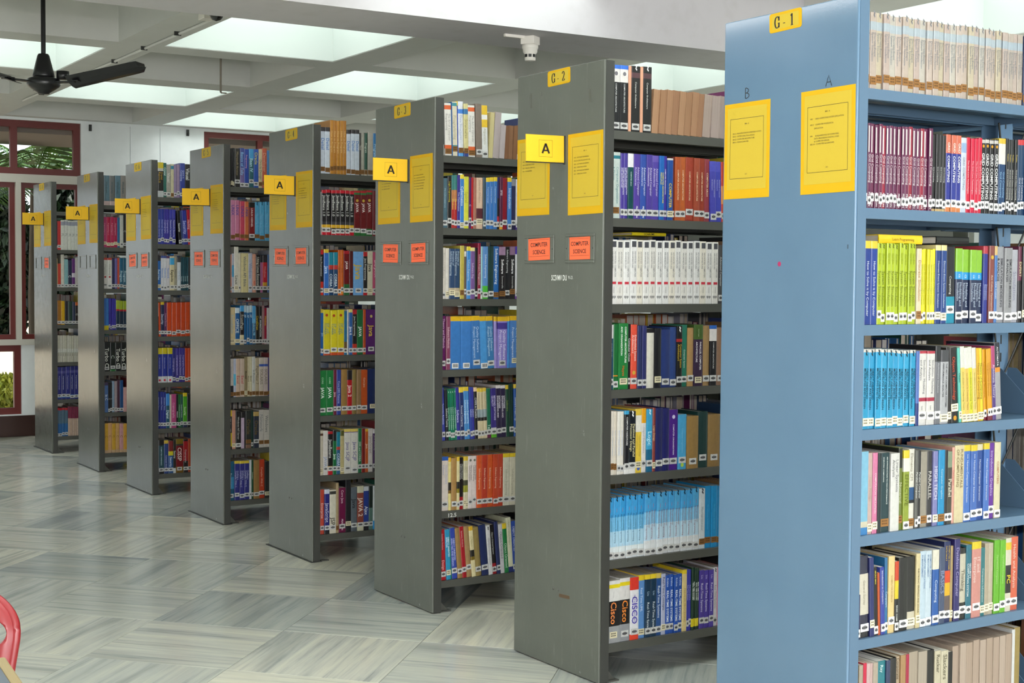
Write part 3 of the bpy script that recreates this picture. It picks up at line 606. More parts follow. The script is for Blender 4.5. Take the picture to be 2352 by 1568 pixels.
# ------------------------------------------------------------------ books
# one line per book or run of like books:  start end count height height | colours | bands | print | call label | build
SPEC = r"""
R 1 1 t.13
57 666 23 218 220|cfbdb1,c9b7aa,cdbfa6,c6b2a8,cbc3b8|.77-.88:b6c2cb|Discrete-Event System Simulation/7c8490/.74-.26+~/8a8a90/.95
666 771 4 217 219|c5b3a9,bfb1a5|.77-.88:aebcc8|Discrete-Event System Simulation/7c8490/.74-.26
771 803 2 218 220|2b3c66||Simulation/d8d0b0/.8-.4
R 1 2 w.11
65 204 9 243 243|6f2550,6a2452,712850,6c2350,74264f,a0203f,6a3560|.66-.97~:efe4e6|Grid Computing/f0e6ea/.64-.30+PEARSON/eee/.19-.02
204 355 9 242 244|74264f,6a2450,722a52,9c1f3c,6b2c55,6f2550,a0223f|.66-.97~:efe4e6|Grid Computing/f0e6ea/.64-.30+PEARSON/eee/.19-.02
356 416 4 229 230|211f22|.0-.03:d9b779|Grid Computing/e8e8e8/.58-.38
416 485 3 233 233|2c3597,2e3a9a|.76-1:dd7358,.0-.11:e58a4e|GRID/f3efe8/.9-.77+COMPUTING/fff/.73-.38
485 511 1 226 228|d4dcec|.80-.93:9cb8e0|GRID COMPUTING/8a90a0/.74-.3
511 580 4 227 229|d9163f,e01c48,dc1a44|-|The Grid Core Technologies/f5d8dc/.7-.25
580 658 4 229 229|1f1d22|.94-.985:cfc9c4|GRID COMPUTING/fff/.82-.17+@/d89a2a/.9
659 697 2 235 236|1d4472|.93-1:e8c440,.66-.93:eeeae2|Grid Computing/9cc4e8/.56-.22
698 755 4 236 238|1e2024|-|Grid and Cluster Computing/e8e6e0/.6-.2+Prabhu/c8b060/.8-.7
755 789 2 236 238|1a3f66|.93-1:d83a40|Grid Computing/dde/.5-.2
789 851 3 237 239|23477a
R 1 3 w.1
73 128 2 243 243|1b3b93,1d409c|.91-1:efd23a|How to Solve it by Computer/dfe6f4/.76-.1|-
128 296 9 236 238|b9cb25,b4c822,bccf2c|-|System Simulation/4b5216/.66-.22+Gordon/8c9a20/.88-.74+~/4b5216/.95
296 317 1 224 225|e8d8b6|-|Discrete Simulation/b88c58/.85-.3|t.12
317 379 5 224 224|ece21f,f0e52a|-|System Simulation and Digital Computer/8ea028/.8-.25
379 428 2 237 237|1f3f86,22468e|.93-1:eedfa0|Discrete-Event System Simulation/d8e0ee/.8-.2|y.08
428 470 1 232 233|1c1c26|0-.35:1794b4|Computing/e8e8e4/.62-.38|w.18 L.7
472 598 4 226 227|202c50|.69-1:92c83a,.59-.69:2e9fe0|Modeling and Simulation/c8d4e8/.55-.2+CS/e8f4ff/.66-.61|w.1
598 625 2 238 238|2b3790,333a96|.9-1:c04050|Simulation/aab4dc/.6-.2|-
625 650 1 239 240|8c4a44|-|Ant Colony Optimization/f0dcc8/.62-.15+@/d8b040/.85
650 663 1 239 239|4a7cc0|.88-1:dcb878|Line Comm/dfe8f4/.55-.3
663 738 2 239 233|a2a2a8,9a9a9e|-|SIMULATION MODELING & ANALYSIS/3a3a42/.85-.2|w.07
738 770 1 229 230|b2b2bc|-|Simulation/8888a0/.7-.3|w.09
770 786 1 240 240|6c2a48|0-.55:201820|EXPERT/d8c8a0/.8-.6
786 842 2 240 241|1d1c20|-|Computer Simulation/d8d8d0/.5-.2|y.1
R 1 4 y.08
78 300 9 235 227|2aa0cf,2e9fd2,28a4d6,35a8d8|.96-1:ddd8d0|OBJECT-ORIENTED MODELING AND DESIGN/11303f/.76-.16+~/0f3040/.93
301 316 1 224 223|5878c0|0-.3:2a3a80||-
316 387 2 224 222|e4e0dc|.32-.37:b02a48,.965-1:c23a4c|Simulation Modeling and Analysis/70707a/.88-.42+Law/888/.26-.2|w.12
387 411 1 237 237|77777d|.8-1:26262a|Performance Simulation/cfcfd4/.78-.4|w.12
411 447 1 225 224|b8b8bd|.84-1:4a4a50|THE ART OF COMPUTER SYSTEMS PERFORMANCE ANALYSIS/30303a/.82-.22
449 466 1 232 232|2a2426|-||y.1 L3
466 499 1 231 230|231f22|-|Object Technology/e05a3c/.88-.3+@/d89a2a/.06|y.2 L3.6
499 511 1 230 230|66c9bd|-|Object/2a6a60/.9-.3|y.1 L3.8
511 590 4 232 230|efd36a,eec660,e4de30,efd57a|.72-1:e6e4dc|Introduction to Computing Theory/6a6038/.66-.16|y.06 L3.9
590 620 2 228 226|f0b91f,eede38|-|Theory of Computing/8a7030/.9-.2|y.06 L4
620 658 3 225 224|eda820,efab24,eca31e|0-.1:7c1a30|Computational Structures/a06a10/.95-.2|w.12 L4
658 676 1 233 233|5a3f86|.7-1:b8487a|Automata Theory/e0d8e8/.75-.3|w.12 L4
676 704 1 242 241|a7a5aa|.68-1:2a2a38,.62-.68:ea9430|AUTOMATA/e8e8ea/.95-.7|w.12 L4
R 1 5 w.1
71 105 1 246 244|86c2e0|0-.09:3a86c8,.09-.16:d8d0b8|||-
105 125 1 240 239|cbb0a8|-|Fourth Paradigm/b59a90/.7-.4|y.08
125 146 1 239 238|dd7fa8|-|COMPUTATION SIMULATION/f3dfe6/.75-.25|y.1
147 161 1 236 235|1f2b30|-||-
161 199 1 236 234|1b3c44|-|AN INTRODUCTION TO HIGH-PERFORMANCE SCIENTIFIC COMPUTING/dfe6e4/.95-.35|t.12
201 239 1 233 231|e2e0dc|-|Linear Systems Analysis/77777a/.92-.5|-
239 256 1 248 247|73803a|.75-.99:23261e|Numerical/d5d8b0/.6-.3|t.13
256 282 1 239 237|98a83a|.73-.9:eceadd,.9-1:e9d236|EFFECTIVE/6a742a/.7-.3|w.04
282 308 1 241 239|e6e2d6|.36-.52:1f5288,.32-.36:1a1a20|Elements CM/88806a/.95-.6|t.08
308 333 2 236 233|6a6a66,232224|-|Parallel Computer/e8e8e4/.9-.2|w.08
333 365 1 230 228|a29a8c|-||t.1
365 387 1 229 228|3a383c|-|PARALLEL/c8c4c0/.8-.3|w.1
387 409 1 229 227|8484bb|-|HIGH TECH/d8d8ea/.85-.3|y.1
409 438 1 231 229|1f94cc|-|Computer Graphics/bfe2f2/.75-.35|t.1
438 452 1 228 227|26262a|-||w.1
452 474 1 223 222|4a463c|.78-1:8a9a80|Parallel/d8d4c0/.7-.3|w.1
474 486 1 235 235|e3a898|-|Computers/c0605a/.9-.3|-
486 529 1 241 238|dfd0a8|-|FUNDAMENTALS OF COMPUTING/8a7a58/.95-.45|-
529 591 2 239 236|4a78c8,466fbf|.92-1:e9cf2e|Human-Computer Interaction/e8eefa/.8-.25+Smith/dfe6f6/.88-.82|w.08
591 620 1 238 236|2a4f9c|.92-1:e2d8b4|Human-Computer Interaction/e8eefa/.8-.25|w.1
620 647 1 240 238|4a76c6|.92-1:e9cf2e|Human-Computer Interaction/e8eefa/.8-.25|w.06
647 673 1 239 237|6a2fa0|-|Introduction Graphics/d8c8ec/.9-.3|w.12
673 703 1 239 238|e2d8b6|-|COMPUTERS/b8785a/.75-.45|w.06
R 1 6 w.12
64 83 1 131 128|2a3064|-
83 123 1 244 240|2a2a44|.28-.78:e0d8c6,.0-.1:28282c|General Survey/9a9488/.7-.4|h L1.8
123 142 1 236 234|2a3270|-||y.16 L1.8
142 160 1 205 203|1e1c20|-|MICRO MAX/e8d85a/.95-.75|w.08 L2.5
160 170 1 187 186|cc5a2a|-||- L2.5
170 188 1 203 201|3a48a8|-|Introduction to Computers/f0f0f8/.95-.45|w.1 L2.5
188 200 1 229 227|2a72a8|-|Computers/d8e8f4/.6-.3|w.1 L1
200 227 1 232 229|ecd092|-|COMPUTER SCIENCE/c0a060/.75-.4|w.16
227 243 1 213 212|221f22|.73-1:d84a2a,.47-.73:ead02e|BASIC COMP/e8e8e4/.38-.15|w.08
243 283 1 224 219|1c1b1c|-||w.1 h
283 321 1 222 218|1f1e1e|0-.24:d8cfb8||y.1 h
321 340 1 228 225|e0cfa0|-|ELECTRONIC GRAPHICS AND SOUND/4a4236/.8-.2|y.12
340 393 2 233 229|c6d8e6,cddce8|-|COMPUTER APPLICATIONS IN MANAGEMENT/6a88b0/.95-.5|w.06
393 422 1 232 229|2a5fae|.74-1:e6e0d0|Computing/dce6f4/.6-.3|w.08
422 448 1 236 233|4a5674|-|BASICS/8f9ab8/.8-.3|w.12
448 478 1 252 248|232f62|.49-.64:e0502a,.33-.49:eab82a,.13-.33:6a5a58|COMPUTER SYSTEMS DATA FAULT/d8b84a/.95-.65|w.1
478 490 1 236 234|b29a6a|-||y.1
490 517 1 256 253|332c6e|-|Database Computer/b8b0dc/.9-.3|w.08
517 549 1 225 222|22211f|.24-.92:cfc8b4|Thinking/7a7466/.7-.4|w.14 h
549 575 1 232 229|2f7286|-|SECURITY COMPUTING SYSTEM/e0ecee/.75-.3|w.12
575 618 1 240 235|d6938a|.905-1:e9cf2e|IT and Enterprise/f0dcd4/.8-.3|w.14
618 640 1 216 214|347a80|-|Computers Information/d0e4e4/.7-.2|y.1
640 681 2 228 225|b8aa94,c3b8a2|-||y.1
681 737 2 235 230|6cb82c,70bd30|-|Operations Computers/c8e8a0/.8-.4|w.1
737 765 1 236 233|dcd6c2|.25-.63:221f1f,.84-.94:e8cc34|PC/f0d83a/.5-.38|w.13
765 803 1 237 233|e06a4e|-|Health and Analysis/f3dcd0/.9-.3|w.12
R 1 7 w.12
66 82 1 226 224|b99a62|-||-
82 99 1 231 229|b8aa96|-||-
99 113 1 235 233|d8284c|-||-
113 141 2 232 229|dbb8b8,d0b0ac|-||-
141 162 1 231 228|b9ab9a|-||-
162 197 1 232 227|2f8490|-|Ray/d8ecec/.95-.85
197 214 1 230 227|d0d4dc|.6-1:3a4468||-
214 242 1 234 230|1e1e20|-||h
242 260 1 235 232|bda78c|-|Corporate/4a4030/.98-.7
260 283 1 237 234|b58f62|-||-
283 297 1 236 234|b22a4a|-||-
297 376 2 241 233|bcae9c,c0b4a4|-||p
376 412 1 236 230|201f20|-||h
412 440 1 229 226|d3c9ae|-|Rucker/6a6450/.95-.7
440 473 1 226 221|d6cdb2|-|Slackers/7a7460/.95-.6
473 495 1 217 214|242122|-
495 777 9 232 237|c2ad9c,c9b6a6,bfaa98|-||p
777 793 1 248 245|e0e0e0|-||-
793 823 1 252 248|a58e52|-||-
R 2 1 w.08
56 93 1 234 237|1d1c20|.74-.94:e4dfdc,.94-1:3a74d8|COMPUTER ARCHITECTURE/d8d8d8/.72-.28+@/77747a/.87
95 132 1 235 238|1d1c20|.74-.94:e4dfdc,.94-1:3a74d8|COMPUTER ARCHITECTURE/d8d8d8/.72-.28+@/77747a/.87
132 144 1 237 237|e8b094|-||- p
144 185 1 237 240|201e20|.82-.9:5a3a40|Computer Architecture/e8e6e2/.76-.36+~/eee/.95|w.08
185 198 1 238 239|e8b094|-||- p
198 239 1 239 242|201e20|.82-.9:5a3a40|Computer Architecture/e8e6e2/.76-.36+~/eee/.95|w.08
240 483 8 163 163|b88f70,ad8466,b48a6c,aa8064|-||p L-4
483 522 1 161 164|b5a299|-||p L-4
523 607 2 159 162|b4a29c,b09e98|-||p L-3
R 2 2 w.1
57 100 1 237 239|c4cfca|.9-.95:2a7a8a|Computer Organization & Design/3a7a80/.78-.22|t.12
100 134 2 235 237|4a3a92,463890|-|COMPUTER ORGANIZATION AND ARCHITECTURE/d8d4ea/.78-.3
134 160 1 236 237|16484e|.79-1:e4e0e6|COMPUTER ARCH/d0e0e0/.72-.5
161 191 1 235 237|53409a|-|Advanced Computer Architectures/d6d0ec/.8-.36+PEARSON/eee/.2-.02
191 219 1 235 237|3350a4|-|Advanced Computer Architectures/d6d8ec/.8-.36+PEARSON/eee/.2-.02
219 247 1 236 237|4f4098|-|Advanced Computer Architectures/d6d0ec/.8-.36
247 278 1 234 236|5444a2|.9-1:6a58b0|Advanced Computer Architectures/d6d0ec/.8-.36
278 301 1 235 236|2166b8|-|COMPUTER ARCHITECTURE PRINCIPLES/d8c84a/.74-.26
301 317 1 235 236|4238a0|-|COMPUTER ORGANIZATION/d8d4ea/.8-.4
317 345 1 228 229|244f9c|.97-1:d8d4d0|COMPUTER/d8b83a/.6-.2|y.1
345 354 1 235 235|6a2a2a|-
354 407 2 235 237|b2552c,bb5f2e|-|COMPUTER ARCHITECTURE/e8cfae/.8-.32
407 445 1 236 238|a54230|.0-.02:8a3020|COMPUTER ARCHITECTURE/e8cfae/.78-.32|w.14
445 473 1 235 237|a44c36|-|COMPUTER ARCHITECTURE/e8cfae/.78-.32|w.12
473 501 1 236 237|9a3e2c|-|COMPUTER ARCHITECTURE/e8cfae/.78-.32|w.12
501 525 1 235 236|96404a|-|COMPUTER ARCH/e8cfae/.78-.4
527 585 2 228 228|4a4aae,4248b0|.83-1:5456c0|Advanced Computer Architecture/c8c8ee/.7-.4|w.1 L1.5
585 598 1 228 229|c0402c|.3-.6:e09050||L1.5
598 636 2 227 228|6a3a50
R 2 3 -
58 572 17 233 236|e6e3e0,e2ded8,e8e6e4,e4e2e1,e6dfd2|-|#/4a4a50/.975-.885+#/c23a48/.35-.31+ADVANCED COMPUTER ARCHITECTURE/7a7a7c/.82-.42+HWANG/777/.27-.17+*/55555a/.11
574 594 1 223 224|4a4a4c|-|Advanced Computer/c8c8c8/.8-.3|w.1
594 630 2 238 239|7c6250
R 2 4 w.12
57 76 1 236 236|184a66|.79-1:e2e0e2|COMPUTER ARCH/d0dce4/.72-.5
76 98 1 239 238|1f6a36|.2-.22:d88a30||w.08
98 143 1 241 241|25793c|-|COMPUTER ARCHITECTURE AND ORGANIZATION/f2f4ee/.95-.4+Hayes/b8602a/.36-.2|y.12
143 157 1 238 238|1e1e20|-|Computer Organ/e0e0e0/.9-.3
157 186 1 236 235|e05440|-|Embedded System Architecture/f8e4dc/.84-.32+@/c89a3a/.25
186 228 2 232 231|29305e,2a2e66|-||h
228 264 1 220 220|dcd8cc|.93-1:201f22||- h
264 296 1 221 221|1e1f24|-||y.14 h
296 340 1 216 215|2a3a72|-||w.1 h
340 371 1 224 224|2f4680|-||w.08 h
371 398 1 228 228|201f20|.74-.79:a83030|Computer System Architecture/d8b83a/.7-.28+~/eee/.92
398 425 1 232 232|2a7560|-|Computer System/d8e8dc/.6-.3
425 454 1 221 220|b08a58|-||w.14 h
455 501 1 233 232|372440|.76-1:47622c|PARALLEL COMPUTER ARCHITECTURE/f0eef2/.72-.26+David Culler/c8d4b0/.93-.8|y.1
501 533 1 229 228|a08052|-||w.12 h
534 568 1 229 229|1d1c20|.74-.94:e4dfdc,.94-1:2a66c0|COMPUTER ARCHITECTURE/d8d8d8/.72-.28
568 612 1 221 220|8c6a52|-||w.12 h
612 648 1 220 220|70543c
R 2 5 w.14
57 96 3 236 232|dfd6c8,e0d8cc,dcd2c2|-|Structured Computer Organization/88a0c0/.7-.3|t.11
97 129 2 232 230|e2ddd4,e0dad0|-|Structured Computer Organization/6f98d8/.7-.3|w.1
129 150 1 233 233|1c1c20|.94-1:3a9ac8,0-.15:e2e0de|COMPUTER HARDWARE/e0e0e2/.9-.45|w.12
150 182 1 230 229|1a2026|0-.17:e0dedc|Pipelined and Parallel Processor Design/e8e0b0/.8-.22+~/fff/.93|w.13
182 212 1 237 236|e2c244|.64-.9:e8e4da|Computer Systems Design and Architecture/a08a50/.6-.25+@/3a5ab0/.07|y.13
212 234 1 238 237|e0dcda|.77-1:eaa41e|Digital Electronics/9a9aa0/.7-.3
234 262 1 234 233|3fa0cc|0-.36:1f6488|Logic/b8e8f8/.65-.42+~/d8f0fa/.93
262 275 1 238 238|8a4038|-|Logic Design/e8c898/.9-.3|y.1
275 341 2 237 233|24285e,222562|-||w.14 h
341 384 1 228 226|4c2686|-|COMPUTER ORGANIZATION/e0d8ee/.76-.25+@/c8c0e0/.88|w.15
384 424 1 208 207|4ca2d0|-|Computer Organization/8ac0e0/.75-.3+@/a8c84a/.08|w.17
425 481 1 200 198|9a7a48|-||w.14 h
481 531 1 214 213|1c3a38|-||w.18 h
532 593 1 202 200|927446|-||w.18 h
593 633 1 195 194|2c2348|-||w.2
R 2 6 w.07
57 227 6 227 230|3e9fdc,429fdc,3b9bd8|.0-.2:dde4e8,.2-.45:b0d6ec,.45-.68:78c0ea|Microprocessor Architecture Programming/1f4a70/.72-.26+Gaonkar/c06a5a/.82-.76+~/123048/.95+2nd Edition/d07a60/.24-.2
227 491 9 231 232|4aa2da,46a0da,52a6d8|.0-.24:dde0e4,.24-.5:bcd8ea,.5-.7:86c4e8|Microprocessor Architecture Programming/8a3a50/.72-.26+Gaonkar/c8506a/.82-.76+~/123048/.95+2nd Edition/c85a6a/.24-.2
491 520 1 232 229|cad2d8|-|Microprocessor/70808a/.7-.3+~/223/.93|t.12
520 614 3 237 233|2088c0,1f8ac4|-|Microprocessor Architecture/5ab4dc/.7-.3|t.12
614 623 1 232 231|7a4040
R 2 7 w.1
56 117 1 234 226|9b9c9f|.67-1:dedcda,.88-.94:e6cf1f,.27-.67:1d1c1e|Cisco/e88a4a/.66-.3+Complete Reference/5a5a5e/.82-.72|y.13
117 164 1 237 231|929398|.66-1:d8d4d2,.88-.94:e2ca1e,.27-.66:1d1c1e|Cisco/e88a3a/.65-.3+Complete Reference/5a5a5e/.8-.7|w.12
164 204 1 234 230|e0dfe4|.8-1:d83a2c,0-.09:e0442c|CISCO/4a3fa6/.7-.25+NETWORK SECURITY/6a5fb0/.72-.25|w.13
204 235 1 238 234|5c8cc8|.915-1:e4c62c|Real Time UML/d8e4f2/.8-.42|y.1
235 262 1 237 234|16344e|.925-1:e4c62c|Real-Time Systems/e0e8ee/.56-.08+Liu/98b0c4/.73-.66|w.1
262 289 1 237 234|16344e|.925-1:e4c62c|Real-Time Systems/e0e8ee/.56-.08+Liu/98b0c4/.73-.66|w.1
289 314 1 236 233|25508e|.92-1:d8c060|Real-Time Systems/dfe8f4/.8-.28|w.1
314 334 1 231 229|b2b6d2|-|Real-Time Concepts/3a3a58/.95-.4|y.12
334 413 4 224 221|2452ac,2654b0,2250a8|-|REAL-TIME SYSTEMS/e6eefa/.74-.2+Krishna/c8d8f0/.95-.8|w.1
413 435 1 236 234|dfc88c|.935-1:e4c62c|PARALLEL PROCESSING/b09858/.7-.15|-
435 458 2 234 232|3438a0,3a3aa2|-|Real-Time Systems/d0d2f0/.75-.5|w.12
458 498 4 239 235|203c2c,1d382a|.05-.18:e0cc1e|REAL TIME SYSTEMS/dfe8e0/.84-.4|-
498 570 3 225 223|4c3a96,4a389a,4f3e9c|-|Real-Time Systems/e0dcf2/.78-.28+Liu/b8b0dc/.92-.85|w.13
570 591 1 229 227|d8d6da|-|Real-Time Systems/88888e/.7-.3+~/223/.93|w.1
591 610 1 227 225|e28aa8|-||y.1
610 629 1 227 225|d0252c|-|REAL TIME/f0d0d0/.8-.3
R 3 1 w.07
53 69 1 232 234|24242e|0-.2:c8c4c0||- L2.4
69 103 1 225 228|dedad4|.88-.96:d8602e,.13-.2:d8602e|The Art of Computer Programming/8a8684/.8-.28|t.08 L1.6
103 109 1 233 234|2a5f96|-||- L1.4
109 135 1 234 237|d6ccb4|.92-.98:3a8a98,.17-.2:3a8a90|Programming/a09880/.75-.3|t.13 L1.4
135 140 1 239 240|2646a8|.92-1:e6c430||- L1.4
140 166 1 238 241|d8dae2|.78-.86:3f7fd6,0-.1:58a0e0|Data Structures/9aa4c0/.75-.3|t.11 L1.2
166 189 1 230 232|cfc48c|.8-.9:2f6ea4,0-.1:2a3f86|Structures/8a8454/.75-.3|t.11 L1.2
190 225 1 224 228|dedad4|.88-.96:d8602e,.13-.2:d8602e|The Art of Computer Programming/8a8684/.8-.28|t.08 L1.4
227 259 1 233 237|7c6e64|-||w.1 L1.4
260 291 1 229 232|dcdcdc|.82-1:e4bc2a,.73-.82:eceae4,.58-.73:e4bc2a|Algorithms/a8a488/.56-.25|L1.6
291 313 1 202 204|c8bc8c|-||p L-3
313 346 1 204 208|b9adad|-||p L-4
346 373 1 150 152|b9aeb0|-||p L-3.5
373 442 3 151 153|8a6248,9a7256,8c6448|-||p L-2.5
442 472 1 153 156|8c6448
R 3 2 w.1
44 57 1 215 216|3a5672|-||-
57 83 1 216 217|4d6a78|-|PROGRAMMING/8fa8b4/.8-.4|w.1
83 103 1 225 226|1e1d1e|-|Logic Programming/d8c83a/.9-.5|w.14
103 132 2 230 232|b02c28,ac2a2a|.72-1:3a7a78,.5-.72:b8784a|Database/e0b860/.7-.2|w.12
132 146 1 232 233|3a2f86|-|The Mathematics/c8c4e0/.8-.2
146 166 1 235 236|3a7ac4|.92-1:e2c83a|Cybernetics/dce8f4/.8-.4|y.06
166 191 1 227 228|cfcc44|-|Spiral/a8a440/.8-.4|w.1
191 204 1 225 226|4e1f5a|-|C/d8c8e0/.7-.2|w.16
204 217 1 225 225|bf2228|-||w.1
217 232 1 225 226|a8705e|-||w.12
232 265 1 225 227|d8b8a0|.2-.4:5a2a34|Essential Wheeler/a08878/.95-.5|y.14
265 279 1 228 228|3a4e5c|-||w.1
279 340 3 228 231|3572b8,3874bc|.92-1:e2c22c|Programming Languages/c8daf0/.82-.5|w.1
340 352 1 231 232|231f24|.6-1:2a2e6a,.1-.25:b82a3a||w.1
352 367 1 233 234|552042|0-.1:e0a02a|SPSS/d8c8d4/.8-.6
367 393 1 230 231|8c1428|-||w.14 h
393 414 1 232 233|3c78c0|.92-1:e2c22c|Introduction/d8e4f2/.8-.4|w.06
414 438 1 228 230|25244e|.86-1:8a8a92||w.14 h
438 456 1 227 228|d0ccd0|0-.12:4a2a80
R 3 3 w.1
57 76 1 224 225|d4ccc2|-|Principles Software/a8a098/.9-.4|w.08
76 93 1 222 223|d6cfc6|-||y.1
93 149 2 220 221|2e4668,2c4464|.12-.22:b8a88c|Principles of Software Engineering/b8c8d8/.95-.35|y.12
149 170 1 235 235|bba94c|-||t.12
170 183 1 233 234|6a5a50|.8-.9:d8d0c8||w.14
183 203 1 231 232|4088cc|.92-1:e2c83a|Software Engineering/d0e4f4/.75-.35|w.12
203 226 1 227 228|745490|.93-1:e6d890|Software Eng/d8c8e4/.7-.4|w.14
226 240 1 227 227|1d1c1e|-||w.1
240 255 1 248 248|8c1838|-|Software Project Management/e0c8cc/.8-.25|w.14
255 267 1 233 233|9cc8d0|0-.15:d8e4d8
267 294 1 233 234|5c8ac4|0-.25:4cae3c|Software Engineering/d8e4f2/.85-.4|w.08
294 322 1 234 235|1c3a38|-||h
322 350 1 235 235|2260a4|-|Software Engineering/f0f4f8/.96-.28|t.08
350 384 1 233 234|201d20|.84-1:9a7a98|Software/f0eef0/.76-.48+Sommerville/c8c8c8/.44-.2|t.1
384 410 1 233 234|1d1d20|-|Software Engineering/e0e0e0/.95-.5|w.12
410 439 1 235 236|201d20|.84-1:8a6a88|Software/f0eef0/.76-.48+Sommerville/c8c8c8/.44-.2|t.14
439 464 1 237 237|dcdae0|.85-1:4a2fa0,0-.1:6a3a90|Software Engineering/5a5a6a/.8-.5
R 3 4 w.1
47 60 1 238 238|b84a1c|.66-1:c8c48a||-
60 80 1 237 237|5f1a58|-|Theory and Methods/d0b0cc/.95-.4|w.12
80 101 1 235 235|84405c|-|Software Methods/e0c8d0/.8-.4|w.16
102 156 1 235 234|3a76ba|.91-1:dfb21f|||c.07
156 214 1 234 234|3f7ac0|.91-1:dfb21f|||c.07
214 259 1 236 235|3c74b4|.91-1:dfb21f|Quality Software Project Management/b8d0ec/.8-.2|w.12 L2
259 296 1 233 233|4a94d4|.91-1:dfb21f|||c.05 L3
296 332 1 234 234|3a78b0|.91-1:dfb21f|Quality Software Project Management/b8d4e8/.8-.2|w.1 L3
332 347 1 232 232|9c8ed0|.91-1:dfb21f|||- L1
347 398 1 232 231|8f82cc|.91-1:dfb21f,.76-.88:4a3a90|Quality Software Project Management/e4e0f4/.74-.04
398 409 1 232 232|3f86cc|.91-1:dfb21f|||-
409 464 1 235 235|4a7cc0|.91-1:dfb21f|Quality Software Project Management/d8e4f4/.78-.2|y.14
R 3 5 w.12
50 82 2 236 233|3450a8,4048a0|-|Systems Analysis/c0c8ec/.8-.2|L2.4
82 96 1 224 224|1f2228|-|Software Testing/d8d8d8/.7-.2|L2.4
96 139 4 228 226|15704e,18755a|-|Software Testing Foundation/c8e4d8/.7-.15+~/e8f0ec/.93|L2.4
139 157 1 232 232|353590|-|Software/c0c0e4/.7-.2|L2.4
157 179 1 233 232|243468|.9-1:dfc038|Personal Computing/e8eaf4/.65-.25|L2.4
179 208 2 234 233|4a8ccc,4c90d0|.92-1:dfc038|Software Engineering/d4e8f8/.75-.3|L2.4
208 231 2 232 230|33459c,3a3a98|-|Software/c0c8ec/.8-.2|L2.4
231 247 1 230 230|201e22|.92-1:e6c49a|CMMI in Practice/e0e0e0/.8-.4|L2.4
247 297 3 226 225|d2c2a0,ccbc98,d0c09e|.42-.58:93a0a6,.35-.42:2a2624,.93-1:d8b83a|Software Process/8a7e64/.9-.6|L2.4
297 318 1 222 222|1f6a4e|0-.08:6a2a4a|Test/c8e0d4/.3-.1|L2
318 347 1 223 222|3a2f7e|0-.09:5aaa2c,.09-.2:c8c4c8|BEYOND SOFTWARE QUALITY/d0c8ec/.85-.35|L2
347 398 2 236 233|2c2244,2a2042|.94-1:d8d0d0|SOFTWARE ENGINEERING AND/e0dce8/.8-.3|L2
398 414 1 235 234|1f4a38|.92-1:dfc038|Software/7a8a4a/.8-.4|- L1.5
414 438 1 240 239|17352e|-||w.14 h L1.5
438 454 1 237 237|2252a0|.92-1:dfc038|Software Project Mgt/d8e0f0/.75-.3|L1
454 473 1 233 232|d8c8a0
R 3 6 w.12
61 97 1 240 238|d6cbc2|.93-1:2f5cae|Object Oriented Software/8a92b4/.85-.5
97 111 1 235 234|dfd08c|.92-1:dfb02c,.38-.53:2a2620,.32-.38:7a5a20||-
111 138 1 232 230|a8814c|-||w.12 h
138 152 1 236 235|dccf9e|.92-1:dfb838,.4-.53:2a2824,.32-.4:8a7a1c||w.1
152 174 1 231 230|221c1c|.14-.24:a01f28,0-.08:a01f28|Object-Oriented Software Systems/d8d8d4/.88-.4|w.12
174 198 2 235 234|d3ccb0,d0c8aa|.92-1:d8b83a,.45-.55:4a4a38,.32-.45:9a9838|Object/9a947a/.9-.6|y.1
198 242 2 235 234|dccfcc,d8cac6|-|Managing Global Software Projects/3a3436/.82-.5+@/6a6a60/.92|w.14
242 269 1 237 235|d0582a|-|Software Engineering/f0d0b8/.75-.35
269 299 1 236 235|b53a26|-|Software Engineering/f0d0b8/.75-.35
299 327 1 236 234|cc5626|-|Software Engineering/f0d0b8/.75-.35
327 380 2 236 235|bf4628,b9422a|-|Software Engineering/f0d0b8/.75-.35
380 415 1 237 235|d0ccba|.925-1:dfc02a|Software Engineering/9a9684/.7-.2
415 446 1 237 235|cec8b4|.925-1:dfc02a|Software Engineering/9a9684/.7-.2
446 470 1 236 235|c84a24|-
R 3 7 w.1
47 61 1 228 226|8c1a22|||- L2.4
61 87 1 227 224|a81a24|-|Systems Analysis/e8b0b0/.92-.6+Design/e8b0b0/.4-.2|w.12 L2.4
89 113 1 225 223|2f92bc|-|OBJECT ORIENTED ANALYSIS/d8eef4/.85-.3|y.14 L2.8
113 119 1 225 224|2a7a4a|-||- L3
119 147 1 229 227|3448a4|-|OBJECT ORIENTED ANALYSIS AND DESIGN/b8c0e8/.8-.25|w.16 L4.2
147 172 1 228 225|9a7a4a|-||w.14 h L4.4
172 194 1 232 230|a51c26|-|Systems Analysis/e8b0b0/.92-.6|w.16 L5
194 220 1 231 229|a5855a|-||w.2 h L5
220 241 1 229 227|dccfa2|.4-.53:2a2620,.33-.4:7a6420,.92-1:dfb02c|Object/b0a87a/.8-.6|- L5
241 272 1 223 220|94804c|-||w.14 h L5
272 308 1 231 227|202c5c|-||w.16 h L5.4
308 329 1 226 224|d4d2d4|-|Object-Oriented Analysis/8a8a8e/.75-.2+~/333/.92|- L5
329 352 1 227 224|1e1a1a|0-.22:9a1f28|Object Oriented Systems/d0d0cc/.85-.4|w.1 L5
352 372 1 238 237|20295a|-||w.12 h L5
372 393 1 226 224|c8c6cc|-|Object-Oriented/6a6a74/.85-.3|- L4.4
393 415 1 228 226|1f7a40|.89-1:e2c42c|Object Oriented/d0e8d4/.6-.1|- L4.4
415 440 1 253 250|d8d8bc|0-.1:25306e|Object Oriented Analysis/8a8a70/.95-.5|- L4.2
440 462 1 234 232|2a4aa0|-|OBJECT ORIENTED/c0c8e8/.9-.4|w.1 L3.6
